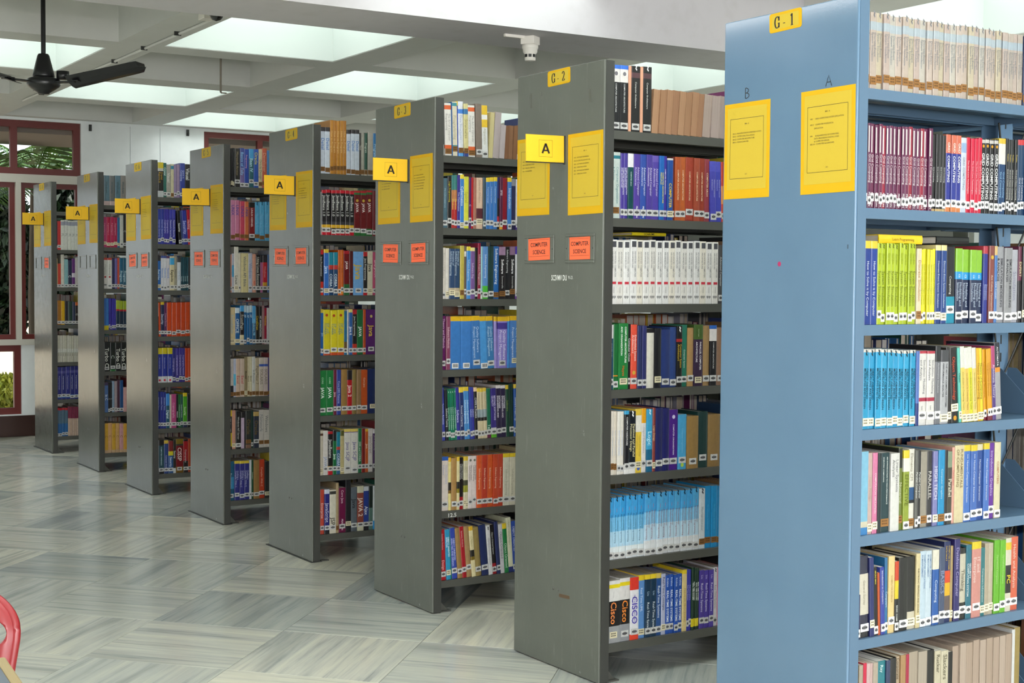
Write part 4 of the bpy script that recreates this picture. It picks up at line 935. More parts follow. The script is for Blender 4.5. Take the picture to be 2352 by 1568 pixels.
462 487 1 230 227|c8c8c8|||L3
R 4 1 t.08
57 112 2 237 238|c6cfdd,cad3e0|.91-1:2a2226|Deitel/4a78b8/.88-.4
112 206 5 274 276|bd7f1e,b4761c,c08222|-|How to Program/e0b878/.9-.3|t.1
206 281 3 233 236|c6cfdd,cad3e0|.91-1:2a2226|Deitel/4a78b8/.88-.4
281 293 1 220 221|4a4844|-|Teach/c8c4b8/.9-.4
293 311 1 219 221|a8a69a|-
311 328 1 221 222|1f5040|0-.14:d0ccc0|Program/c8d4c8/.9-.4
328 359 1 226 228|aca69c|-
359 381 1 222 224|1f72b0|-|Program/a8d0ec/.8-.4
R 4 2 w.1
54 64 1 221 221|d0d0cc|||-
64 251 7 233 230|1c1a1c|.93-1:bf1a2c,0-.1:bf1a2c,.16-.23:d8a82a,.23-.3:3a383c|JavaBeans 1.0/e4e4e0/.88-.42
251 358 3 234 237|6a1418|.955-1:b02028,.91-.955:2f6a36,0-.16:26682f|JAVA/e8dcd8/.72-.52+@/c0a040/.78
358 393 2 237 239|6a1a22,701c20|-||w.1
R 4 3 w.11
52 78 1 233 234|201e1e|.9-1:c2262a,0-.3:c83426|Java Programming/d8d8d4/.85-.42
78 106 1 237 238|2f66b4|.92-1:d8b838|Java/b8d0ec/.8-.3|y.1
106 158 2 222 223|1f3f66,204468|.7-1:1f7e94,.6-.7:b83a34|CORBA/c8d4e0/.5-.2
158 190 2 235 236|c8601f,c25c20|.03-.12:d88a3a|Java/8a4a20/.7-.4
190 225 1 231 232|6a1418|.93-1:a8202a,0-.25:2a5f36|JAVA/e8dcd8/.76-.58
225 247 1 230 231|54201f|-
247 305 1 228 229|6fa0d4|-|Java/c8a83a/.7-.36+HOW TO/2a4a80/.6-.5
305 330 1 227 227|201e1e|.9-1:b8262a,0-.1:b8202a|Java Programming/d8d8d4/.85-.35
330 361 1 231 232|c8bfa8|-|Java/3a3630/.85-.4|y.1
361 396 1 226 228|b0486a|-|BIG JAVA/f0d0dc/.82-.42
R 4 4 w.1
51 77 2 239 239|2a5fa4,1f5c9c|.92-1:c8b03a|Java/b0cce8/.6-.3
77 194 3 234 235|cdbd20,d0c022|0-.06:c04a24|JSP and CORBA/2f6f8a/.7-.3+@/a03a20/.88
194 213 1 228 228|2a6a90|.1-.3:6a5030
213 222 1 236 236|d8d4cc|||-
222 243 1 238 238|2a5a9c|.93-1:d8c878|Java 6/d8e0f0/.7-.35
243 270 1 235 235|201e1e|.9-1:a8202a,0-.24:b83426|Java Programming/d8d8d4/.85-.42
270 305 1 235 235|1f6436|-|JAVA/e4ece4/.62-.4
305 321 1 237 237|b44a20|-
321 383 1 236 236|522062|-|Java/c8a83a/.65-.4+@/b0a060/.85|w.12
383 398 1 232 232|c87030
R 4 5 w.14
51 136 2 234 233|20773a,1f743a|-|JAVA/e4ece4/.62-.38+CORE/a0c8a8/.85-.7
136 154 1 236 235|6a2038|-|Java/d8b0b8/.6-.3
154 179 1 235 235|2f3f90|-|Core J2EE Patterns/c0c8e8/.75-.25
179 213 1 237 236|94703a|-||h
213 242 1 232 231|b01c22|.78-1:232024|Java 2/f0d8d4/.75-.3
242 293 2 234 232|86703e,8c6c48|-||h
293 332 1 232 231|b84e1e|-|Core Java/f0d8c0/.82-.6
332 391 1 236 235|1b2a56|-||y.16 h
R 4 6 w.14
48 77 1 234 234|c8bfac|.88-.93:5a3a2a||y.1
77 103 1 232 231|cec8c2|-|JAVA/8a9ab8/.45-.15
103 131 1 227 226|1f1d1e|.94-1:b01f28,0-.12:b8202a,.12-.2:d8a82a|JavaBeans/d8d8d4/.85-.35
131 152 1 232 232|1f6a3c|.76-1:222022|Java/d8e8dc/.6-.2
152 174 1 222 221|2a5a80|.65-1:1f7a90,.58-.65:b84034|CORBA/c0d0dc/.5-.2
174 196 1 227 227|b4a676|.88-1:5a5a2a||y.1
196 277 2 235 233|d0ccc4|.935-1:d8c060,.92-.935:5a3f90|Java SCJP/3a3280/.7-.28|w.1
277 298 1 234 234|1f6a40|-|J2EE and CORBA/d0e4d8/.7-.25
298 320 1 232 231|7a1f1c|-
320 338 1 229 229|c05a24|.94-1:d8a82a|Java/e8c8b0/.8-.4
338 364 1 231 230|c8c0bc|-|JavaScript/8a7a7a/.85-.4
364 387 1 226 226|3a1a4a|.9-1:c8c4c8,0-.1:28242a|Java Security/d0c0d8/.85-.5
R 4 7 w.14
40 62 1 234 233|a89c98|||-
62 84 1 234 232|c44a38|-|Enterprise/f0d0c8/.85-.2
84 113 1 234 232|2a2a78|.9-1:c8ccdc,0-.08:242226|JavaScript/d8d8ec/.7-.25
113 150 1 229 227|d2ccba|.9-.97:3a3834|JSP/4a463c/.45-.1
150 166 1 264 263|a89270|-||t.1
166 206 1 237 234|6a1440|.9-1:6a1440|Core Java/f0d8e4/.95-.65+PEARSON/e8d0dc/.3-.05
206 238 1 276 274|1e1e22|-||y.16 h
238 273 1 234 232|5e666e|-|Java/2a2e34/.85-.4
273 310 1 238 235|cbc8ae|.17-.85:8c463a,.12-.17:b0a838|JAVA 2/e8d8cc/.8-.25
310 343 1 233 230|2a3f8c|.9-1:c8ccd4,0-.09:222226|Ajax/dce0f0/.55-.35
343 366 1 233 232|56746c|.5-1:1f2a26
366 388 1 234 232|c8ccd0|0-.2:2a8ac8||-
R 5 1 w.1
51 83 3 226 227|17181c,222022|-||y.1
83 117 1 226 227|1f1c1a|-|Microsoft Access/9a8a6a/.92-.3|w.14
117 144 1 230 231|3a4a90|0-.5:6a5a90|Basics of Tally/90c0e8/.9-.3|w.06
144 174 1 225 227|1f3f98|-|Programming/d8a0b8/.85-.5|w.06
174 204 1 228 230|1f5a66|.75-1:3a92c8|Baan IV/b0d8e8/.78-.38|w.16
204 235 1 228 230|1f4ea8|-|Oracle/b8b060/.92-.6|w.1
235 258 1 230 231|cbb892|-|Oracle Design/4a5a50/.75-.2|t.1
258 288 1 236 237|b8543a|-|Developer/d8a088/.9-.4|t.12
288 307 1 225 226|3a78b0
R 5 2 t.1
48 59 1 241 241|5a1622|||-
59 116 2 236 237|c47a9c,c27696|-|UNIX/4a4a90/.9-.6
116 146 1 231 232|c0405a|-|UNIX/4a4a90/.88-.58
146 172 1 230 231|c46a40|-|UNIX/4a4a90/.88-.58
172 211 1 225 227|7a141c|.87-1:1f1c1e,0-.1:1f1c1e|LINUX KERNEL/e0c8c8/.85-.35|w.12
211 307 3 229 233|4fa0cc,52a4d0|-|Operating System/8ac4e4/.7-.2+~/1f4a68/.93|t.1
R 5 3 w.12
48 67 2 226 226|a8302a,c8907c|-
67 82 1 231 231|b8bcc8|.4-.7:58a0c8
82 109 1 272 272|d0ccbe|-|Linux/4a4a40/.4-.15|y.1
109 124 1 234 234|cfc8b8
124 170 1 234 235|c8bc8c|-|Windows API Bible/2a4266/.92-.15|-
170 196 1 234 235|b0b4c4|-|Windows/7a86a8/.8-.3
196 217 1 230 231|c8907a|-|NT/c03a2a/.3-.2
217 246 1 224 224|1e1d1e|-|Using Linux Essentials/d8d4cc/.95-.15
246 262 1 226 226|a85a88|.8-1:24222a
262 292 1 226 227|b81f30|.8-1:2a262c,.18-.27:c89a2a,0-.15:242024|Windows/e09090/.7-.4
292 307 1 229 229|46669c
R 5 4 w.08
48 87 1 223 223|c8b68c|-|Foundation/8aa8b8/.8-.3|y.1
87 117 1 224 224|1f5a92|.84-.98:c8d4dc|OFFICE/d0d8d8/.75-.25|y.1
117 142 1 233 233|c8bc98|.25-.85:231f1f,.85-1:3a90c8|FrontPage/d0ccc0/.8-.35
142 195 3 234 234|1f5f94,1f6298|.82-1:b0c4d0|XP/c8dce8/.8-.65|w.1
195 217 1 232 232|2a5a80|.55-1:4a98cc|Windows 98/8ac8e8/.7-.2
217 238 1 224 224|231f1a|-|CorelDraw/d8b82a/.85-.3
238 257 1 228 228|1f1e20|-|NT WORKSTATION/d8dce0/.75-.2
257 272 1 232 232|9a7478|-
272 289 1 218 218|a01c3a|0-.15:c8a8b0|Windows/d8c040/.8-.5
289 310 1 219 219|b8b4b8
R 5 5 t.08
47 76 1 229 229|c0b8b0|0-.3:28262a|Learn Excel/8a8a98/.8-.5
76 93 1 229 229|b0b4c8|.3-.6:5ab0d0
93 144 2 229 229|c4ac98,bca898|-|Excel/a84a4a/.6-.3
144 163 1 236 236|8a7a58|-|Access/2a2620/.8-.3|y.1
163 195 2 238 239|c8bc9c,ccc4a4|-|Word/5a5040/.7-.2
195 216 1 239 239|c8c8c4|-|In Pictures/6a6a66/.8-.2
216 240 1 230 230|b8aa90|-|PageMaker 7/5a5244/.8-.3
240 296 2 232 232|c8bcb0,c4b4b0|.77-.83:3a5ab0|SOLARIS/8a7e74/.7-.3
296 315 1 230 230|4a3a78
R 5 6 w.1
42 66 1 234 234|1f1c1c|.84-1:d8b81f,.07-.42:c8b01f|Windows XP/d8d8d4/.78-.45|-
66 90 1 231 231|c4907a|-||y.1
90 124 1 226 225|1f1d1e|-|Windows NT Server/d0d0cc/.85-.25|w.1
124 145 1 217 217|b4a0b4|.85-1:201e20||-
145 152 1 224 224|242226|||-
152 188 1 225 225|2a2e2c|0-.1:7a5a4a|Oracle/6a5a3a/.85-.3|t.18
188 202 1 226 225|1f3a34
202 237 1 223 222|2a3040|.86-.98:b89a5a|Oracle/6a5a3a/.8-.3|w.18
237 268 1 228 228|c4beb8|-|Network/8a8a8a/.9-.4|t.14
268 310 1 226 225|c8c2ba|-|Windows/7a7a78/.85-.4|t.14
R 5 7 w.12
39 81 1 235 233|1f5a7a|.3-.6:3a8ab8|Programming/c8dce8/.7-.3
81 177 3 236 233|2a2c78,2e2e7c|.93-1:d0b63a|Crafting a Compiler With C/c0c4e0/.75-.2
177 191 1 237 236|c4c8cc
191 203 1 235 234|1f4a30|-|Compilers/c0d0b0/.9-.3
203 239 1 235 234|94703e|-||h
239 275 1 236 235|b83c1e|-|Compiler With C/e8c0a8/.8-.3|w.14
275 310 1 222 220|1f2020|-||y.12 h
R 6 1 w.1
37 57 1 230 231|1f1f1a|.85-1:b8b01f|||-
57 96 1 231 234|1d1c1a|.83-1:c8b41f,.75-.83:c0bcb0,0-.18:b8bcbc|Crystal Reports 8/c8a02a/.72-.25|-
96 117 1 229 231|1f5f54|-|Crystal/c8dcd8/.9-.6
117 147 1 220 222|98948a|-|Visual/c8c8c0/.8-.4
147 168 1 224 225|c0b898|.85-.95:2a7a98||t.08
168 208 2 222 224|8a7898,927c9a|-||w.12
208 244 1 232 235|2f3f90|-|Quick in Computing/c0c8ec/.8-.4|w.1
244 282 1 228 230|1d1c1e|-|Visual/d8d8d4/.9-.5
R 6 2 w.12
39 57 1 231 232|8a8a98|||-
57 98 2 235 236|2a3a94,2c3890|-|Internet Security/a0a8dc/.7-.2
98 135 2 235 237|363090,3a3292|-|Cryptography/b0b0dc/.7-.3
135 178 2 235 235|2c3090,2f2e8c|.75-1:3a3aa0|Network Security/c8c8e8/.7-.2
203 224 1 228 229|1f1d20|-|Security/d8d8d4/.7-.3|w.08 L4
224 235 1 229 230|3a4a80|-||L4
235 267 1 231 232|2f3690|-|Security/a8b0dc/.7-.3|L3.8
267 290 1 237 238|b01028|-|Hacking/e8b0b4/.85-.3|L3
R 6 3 w.1
49 76 1 233 234|2a66ac|.85-1:2a282c|Red Hat/c8dce8/.6-.3|y.12
76 116 2 234 233|c4c4c8,c8c8cc|.93-1:3a4a88|Network/5a7ab8/.7-.3
116 137 1 232 232|c4c0c4|.93-1:5a3a60|Network/5a7ab8/.7-.3
137 169 1 230 231|c8bc98|.75-.95:3a98c8|Exploits/2a2a28/.6-.25
169 189 1 231 231|9a9482|-|Security/6a6658/.7-.3
189 214 1 224 225|c4c8cc|.85-1:3a3c40|TOP SECRET/7a90a8/.6-.3
214 267 4 225 226|1f4450,1f4854|-|Security/a0b8c0/.5-.2|w.12
267 288 1 226 227|232328
R 6 4 w.12
45 59 1 226 226|2a281c|.6-1:c8c0b4|||-
59 74 1 229 229|c84a1f|-||L1.2
74 98 1 232 233|24284a|.92-1:c8a81f|Security/b8bcd0/.7-.3
98 116 1 226 226|5a2050|-|Computer Security/c0a0bc/.7-.3
116 277 5 229 231|bf3f14,c24418,b93c14|-|Hacking Exposed/d87848/.4-.2
277 297 1 231 232|b83c14
R 6 5 w.1
47 155 3 234 234|26328c,28348e|.82-1:c4b21f,0-.18:c8c8cc|Information Security/c8d0ec/.72-.4+@/b82a3a/.07|-
155 177 1 232 232|2f2c7a|-|Cryptography/b0a8dc/.7-.3
177 243 3 232 230|3a2f86,382c84|-|Cryptography Network/b8b0e0/.8-.2
243 286 2 230 230|b83c18,bc4018|-
R 6 6 w.12
49 109 3 250 246|1f2c80,222f84|-|Information Theory/c0c8e8/.85-.5
109 134 1 236 236|1f4f66|.65-1:3a80c8|Digital/d0e4ec/.6-.2
134 146 1 228 228|c0b8a8
146 181 1 231 230|b0467a|-|Cryptography/e0b0c8/.75-.3
181 194 1 228 228|1c1c1e|-|Network/d8d8d4/.6-.2
194 227 2 227 225|1f6a30,26504a|-|Computer Forensics/c8dcd0/.7-.3
227 257 1 236 236|4a9a24|.9-1:d0b81f,0-.1:222a4a|Security/d0e4b8/.6-.35
257 286 1 228 228|1d1d22|-
R 6 7 w.12
55 94 1 231 230|1f4450|.84-1:201d1e,0-.1:1c1c1e|COMPUTER FORENSICS/b0c8d0/.8-.25
94 124 1 227 226|2a3f78|.9-1:c8a83a|Computer Security/c0c8e0/.55-.1
124 158 1 221 220|2f5488|.68-1:7a2a2c,.55-.68:d0c02a|Security/c0cce0/.5-.2
158 176 1 230 229|25241f|0-.15:c8ccd0|Security/c8c8c0/.7-.4|-
176 229 1 232 230|741018|.85-1:7a6418,.8-.85:3a3a34,0-.18:7a5a1a|CISSP/e0d0cc/.75-.35
229 262 1 225 224|221a1c|.35-.95:a01820|Cryptography/c8c8c8/.7-.3
262 290 1 229 228|a8401f
R 7 1 y.06
35 57 1 222 222|24302f|||-
57 224 4 222 225|5a7886,6a6c6c,587888,8a8480|0-.14:c0a8a4|Windows/4a5a60/.8-.4|-
R 7 2 w.1
48 157 4 225 228|b0386a,b01f48,ae2450,a8204a|-|Programming in C/e0a8bc/.8-.4|y.12
157 176 1 225 226|2a6a98|||y.1
176 202 1 244 245|c0c0b8
202 225 1 245 246|1f1e20|-|C/c8c8c4/.7-.3
R 7 3 w.1
47 114 2 232 232|c8c8c0,c4c4bc|.0-.35:d0ccc8,.93-1:b03a30|C Programming/5a5a58/.8-.45+@/a02a30/.38
114 136 1 225 225|2a2a50
136 156 1 229 229|6a64a0
156 171 1 232 232|c04a34
171 226 2 232 232|1f5a78,1f5670|-|Program/b0ccd8/.6-.2
R 7 4 w.13
50 90 2 239 237|2f66b0,3472b8|0-.14:c8b81f|||-
90 143 5 238 236|4038a0,3c3498|||w.1
143 225 3 224 220|1f3348,1f3044|.7-1:98a82a,.64-.7:b02030
R 7 5 w.1
51 97 1 221 220|1d201e|-|Turbo C/d8d8d0/.8-.15
97 137 1 217 216|1c221e|0-.06:2a6a34|C/b0b8b0/.7-.3|w.14
137 180 1 216 216|1d201e|-|Turbo C/d8d8d0/.8-.15|w.14
180 224 1 217 217|1d201e|-|Turbo C/d8d8d0/.8-.15
R 7 6 w.08
53 81 1 228 228|4a6a9c|.9-1:3a3050|In C/d0d8e4/.7-.3|-
81 110 2 226 226|1c1c20|-|C/c8c8c4/.7-.2
110 150 2 237 235|8aa0b8,9a8a90
150 171 1 244 243|4a2a3c
171 198 1 240 240|1f4a80
198 225 1 186 186|c89a98|||-
R 7 7 -
51 224 6 228 220|c89a30,cc9c6a,c4962c,c89c60,c49094,cc9838|.0-.1:c0a080|C/8a6a34/.7-.4
R 8 2 w.1
42 59 1 224 225|2a2a40
59 87 1 237 237|b02a28|-||w.12
87 233 5 248 246|c4c4ba,c0c0b8|.82-.95:8a8c98|PL/8a8a86/.7-.3|-
R 8 3 w.06
44 60 1 238 239|b0a070
60 87 1 196 197|b83a28
87 114 1 273 273|c4c0b4
114 145 1 233 234|7aa4a8
145 176 1 226 227|202a44|-|C/d8d8d4/.6-.2
176 203 1 239 240|5a2a6a|.35-.5:c0b8c4
203 232 1 247 248|b0aca8
R 8 4 w.1
54 86 1 204 201|9a6418
86 117 1 199 196|c89c14
117 143 1 198 195|24242c
143 178 1 196 193|1f3a30|||h
178 202 1 191 189|1f2a4a|||h
202 230 1 189 186|2a2224|.85-1:b85a24|C/c8c8c0/.6-.3
R 8 5 -
38 228 10 226 219|bcb8aa,b8b4a4,c0bcb0|.35-.5:c8c8c0|Data/7a786c/.45-.15
R 8 6 w.1
50 227 5 272 274|262a78,24286e|.8-.88:4a4a8a,.05-.14:3a6aa8|Programming Languages/c0c4e0/.72-.3
R 8 7 w.07
39 138 4 240 233|1f5a94|.92-1:b01a28,.45-.92:4a6478
138 225 5 244 242|c0a898,bca290|.6-1:7a2a44|||-
"""
US = .03
CREAM = [rgb(c) for c in ('d9d3c8', 'cfc8ba', 'e0dcd6', 'c9bda8', 'd8cbb8')]
def parse_bands(t):
    out = []
    for b in (t.split(',') if t and t != '-' else []):
        rg, c = b.split(':'); edge = rg.endswith('~'); a0, a1 = rg.rstrip('~').split('-'); out.append((float(a0), float(a1), rgb(c), edge))
    return out
def parse_print(t):
    out = []
    for b in (t.split('+') if t and t != '-' else []):
        q = b.split('/'); s_ = '/'.join(q[:-2]) if len(q) > 3 else q[0]; rg = q[-1]
        a = [float(x) for x in rg.split('-')]; out.append((s_, rgb(q[-2]), a[0], a[1] if len(a) > 1 else None))
    return out
LABC = {'w': rgb('c3c2c1'), 't': rgb('80592e'), 'y': rgb('d9cfae'), 'c': rgb('e6e6e4')}
INKC = rgb('2a2a2e')
def build_book(w, h, D, col, bands, prints, lab, flags, r):
    """meshes of one book, standing on its tail, spine towards -y: cover, leaves, printed lettering, call label"""
    hard = 'h' in flags; back = 'p' in flags
    t = .0026 if hard else .0008
    t = min(t, w * .2)
    cv, pg, tx, lb = MB(), MB(), MB(), MB()
    lv = sorted(set([0.0, 1.0] + [min(1, max(0, x)) for b in bands if not b[3] for x in b[:2]]))
    bulge = min(.0022 if hard else .0008, w * .12)
    out = [(-w / 2, D), (-w / 2, .0016), (-w * .36, .0002), (0, -bulge + .0008), (w * .36, .0002), (w / 2, .0016), (w / 2, D)]
    inn = [(-w / 2 + t, D), (-w / 2 + t, .003), (w / 2 - t, .003), (w / 2 - t, D)]
    if back: out = [(x, D - y) for x, y in reversed(out)]; inn = [(x, D - y) for x, y in reversed(inn)]
    no = len(out)
    def bc(f):
        c = col
        for a0, a1, cc, edge in bands:
            if not edge and a0 - 1e-6 <= f <= a1 + 1e-6: c = cc
        return c
    for k in range(len(lv) - 1):
        z0, z1 = lv[k] * h, lv[k + 1] * h; c = bc((lv[k] + lv[k + 1]) / 2)
        vs = [(x, y, z0) for x, y in out] + [(x, y, z1) for x, y in out]
        cv.add(vs, [(i, i + 1, no + i + 1, no + i) for i in range(no - 1)], c)
    ni = len(inn); c = col
    vs = [(x, y, 0) for x, y in inn] + [(x, y, h) for x, y in inn]
    cv.add(vs, [(i + 1, i, ni + i, ni + i + 1) for i in range(ni - 1)], c)
    for z, cc in ((0, bc(0)), (h, bc(1))):     # the thin edges of the boards
        vs = [(x, y, z) for x, y in out] + [(x, y, z) for x, y in inn]
        fs = [(0, 1, no + 1, no), (1, 2, 3, no + 1), (3, 4, 5, no + 2), (no + 1, 3, no + 2), (5, 6, no + 3, no + 2)]
        cv.add(vs, fs, cc)
    for (xa, xb) in ((0, 0), (no - 1, ni - 1)):
        a, b = out[xa], inn[xb]; cv.add([(a[0], a[1], 0), (b[0], b[1], 0), (b[0], b[1], h), (a[0], a[1], h)], [(0, 1, 2, 3)], col)
    pc = col if back else CREAM[r.randrange(5)]
    ti = .0032 if hard else .0006; y0, y1 = (.003, D - .004) if not back else (.004 if hard else .0015, D - .003)
    pg.box(-w / 2 + t, w / 2 - t, y0, y1, ti, h - ti, pc)
    if not back:
        for a0, a1, cc, edge in bands:
            if edge:
                xa, xb = -w / 2 - .0003, -w / 2 + w * .3
                pg.add([(xa, -.0002, a0 * h), (xb, -.0012, a0 * h), (xb, -.0012, a1 * h), (xa, -.0002, a1 * h)], [(0, 1, 2, 3)], cc)
        yp = -bulge + .0003
        for s_, cc, hi, lo in prints:
            if s_ in '~@*#':
                z = hi * h; q = min(w * .5, .014)
                if s_ == '~':
                    for (ax, az, bx, bz) in ((-.25, .9, .25, .45), (.25, .45, -.25, .1), (-.25, .1, .25, -.4)):
                        tx.add([(ax * q, yp, z + az * q), (bx * q, yp, z + bz * q), (bx * q + q * .1, yp, z + bz * q + q * .45), (ax * q + q * .1, yp, z + az * q + q * .45)], [(0, 1, 2, 3)], cc)
                elif s_ == '#':
                    tx.add([(-w * .33, yp, (lo or hi) * h), (w * .33, yp, (lo or hi) * h), (w * .33, yp, hi * h), (-w * .33, yp, hi * h)], [(0, 1, 2, 3)], cc)
                elif s_ == '@':
                    tx.add([(q * .55 * math.cos(a * PI / 4), yp, z + q * .55 * math.sin(a * PI / 4)) for a in range(8)], [tuple(range(8))], cc)
                else:
                    for a in range(5): tx.add([(-q * .8 + q * .3 * a, yp, z - q * (.2 + .2 * (a % 2))), (-q * .62 + q * .3 * a, yp, z - q * (.2 + .2 * (a % 2))), (-q * .62 + q * .3 * a, yp, z + q * .3), (-q * .8 + q * .3 * a, yp, z + q * .3)], [(0, 1, 2, 3)], cc)
                continue
            if lo is None: lo = hi - .1
            bold = 1 if s_.isupper() or len(s_) < 9 else 0
            Lr = (hi - lo) * h; sz = min(Lr / tlen(s_, bold), w * .92)
            yy = yp
            words = s_.split()
            if sz < w * .42 and len(words) > 2 and w > .016:    # a long title runs in two lines
                tot = [len(' '.join(words[:k])) for k in range(1, len(words))]; k = min(range(len(tot)), key=lambda q: abs(tot[q] - len(s_) / 2)) + 1
                rows = [' '.join(words[:k]), ' '.join(words[k:])]; sz = min(Lr / max(tlen(x, bold) for x in rows), w * .46)
                for x, cx in zip(rows, (w * .20, -w * .20)):
                    put_text(tx, x, sz, cc, lambda gx, gy, cx=cx: (cx - sz * .34 + gy, yy, hi * h - gx), bold)
            else:
                pad = max(0, (Lr - sz * tlen(s_, bold)) / 2)
                put_text(tx, s_, sz, cc, lambda gx, gy: (-sz * .34 + gy, yy, hi * h - pad - gx), bold)
    if lab and lab != '-' and not back:
        zc = float(lab[1:]) * h; lw = min(w * .47, .0165); lh = .0115; zc = max(zc, lh + .0015); yl = -bulge + .0001
        lb.box(-lw, lw, yl - .0003, yl + .002, zc - lh, zc + lh, LABC[lab[0]])
        yi = yl - .0005
        def dash(x0, x1, z0, z1, c=INKC): lb.add([(x0, yi, z0), (x1, yi, z0), (x1, yi, z1), (x0, yi, z1)], [(0, 1, 2, 3)], c)
        if lab[0] == 'w':
            nb = 7
            for k in range(nb):
                x = -lw * .72 + 1.44 * lw * k / nb; hh = lh * (.25 + .45 * math.sin(PI * (k + .5) / nb) * r.uniform(.7, 1.1)); dash(x, x + lw * .15, zc - hh * .7, zc + hh * .8)
            dash(-lw * .6, lw * .6, zc - lh * .15, zc + lh * .12, rgb('55555a'))
        elif lab[0] == 'c':
            for k in range(9): dash(-lw * .8 + lw * .18 * k, -lw * .8 + lw * .18 * k + lw * (.06 + .05 * (k % 3)), zc - lh * .6, zc + lh * .7)
        else:
            ic = rgb('4a3216') if lab[0] == 't' else INKC
            for zz in (.45, -.25):
                for k in range(4): dash(-lw * .7 + lw * .36 * k, -lw * .7 + lw * (.36 * k + .24), zc + lh * (zz - .2), zc + lh * (zz + .2), ic)
    return cv, pg, tx, lb

CNAMES = [('white', 'e2e0dc'), ('cream', 'd9ceb0'), ('pale beige', 'd8c6bb'), ('tan', 'b3946a'), ('brown', '7c5a42'), ('black', '1e1e20'), ('charcoal', '48484c'), ('grey', '8c8c8c'), ('silver grey', 'b4b4ba'),
          ('maroon', '6f2550'), ('dark red', '8c1a28'), ('red', 'd0242c'), ('crimson', 'd81a44'), ('coral', 'e0664a'), ('orange', 'c86024'), ('brick red', 'a0442f'), ('yellow', 'ecdc24'), ('golden yellow', 'ecb024'), ('lime green', 'b9cb25'), ('green', '257a3c'), ('bright green', '6cb82c'), ('olive', '7a8040'),
          ('dark green', '1c3c36'), ('teal', '2c7a88'), ('mint', '66c9bd'), ('sky blue', '2f9fd4'), ('light blue', '96c6e2'), ('blue', '2454ae'), ('mid blue', '4a78c8'), ('navy', '26305e'), ('indigo', '4c3c98'), ('purple', '5a2f90'), ('lavender', '9a94cc'), ('pink', 'df80a8'), ('pale pink', 'd8b4b4'), ('peach', 'e6b094')]
CN = [(n_, np.array(rgb(c)[:3]) ** .45) for n_, c in CNAMES]
def cname(c):
    v = np.array(c[:3]) ** .45; return min(CN, key=lambda q: float(((q[1] - v) ** 2).sum()))[0]
ORD = 'first second third fourth fifth sixth seventh eighth ninth tenth eleventh twelfth thirteenth fourteenth fifteenth sixteenth seventeenth eighteenth nineteenth twentieth'.split()
def ordinal(k):
    if k < 20: return ORD[k]
    t, o = divmod(k + 1, 10); return ({2: 'twentieth', 3: 'thirtieth', 4: 'fortieth'}[t]) if o == 0 else {2: 'twenty', 3: 'thirty', 4: 'forty'}[t] + '-' + ORD[o - 1]
NOTITLE = {'Cisco', 'CISCO', 'Real Time UML', 'PEARSON', 'Law', 'Ray', 'Rucker', 'HWANG', 'MICRO MAX', 'EXPERT', 'C', 'PC', 'BASICS', 'Line Comm', 'Thinking', 'Logic'}
BOOKM = [M_cover, M_page, M_print, M_paper]
mass = MB()                                 # the books of the further racks: too many to keep one by one
def merge(parts, M):
    A = np.array(M); R_, T_ = A[:3, :3], A[:3, 3]
    for k, b in enumerate(parts):
        if not b.v: continue
        o = len(mass.v); vv = np.array(b.v) @ R_.T + T_
        mass.v.extend(map(tuple, vv.tolist())); mass.f.extend([tuple(o + i for i in f) for f in b.f]); mass.c.extend(b.c); mass.m.extend([k] * len(b.f)); mass.sm.extend(b.sm)
RB = Matrix.Rotation(-PI / 2, 4, 'Z')
rb = random.Random(11)
counts = {}; last = {}
def bookM(i, v, z, lean, w, u=US):
    return rackM(i) @ Matrix.Translation((u, -v, z + abs(math.sin(lean)) * w / 2 + .0006)) @ RB @ Matrix.Rotation(-lean, 4, 'Y')
ri = si = 0; dlab = ''
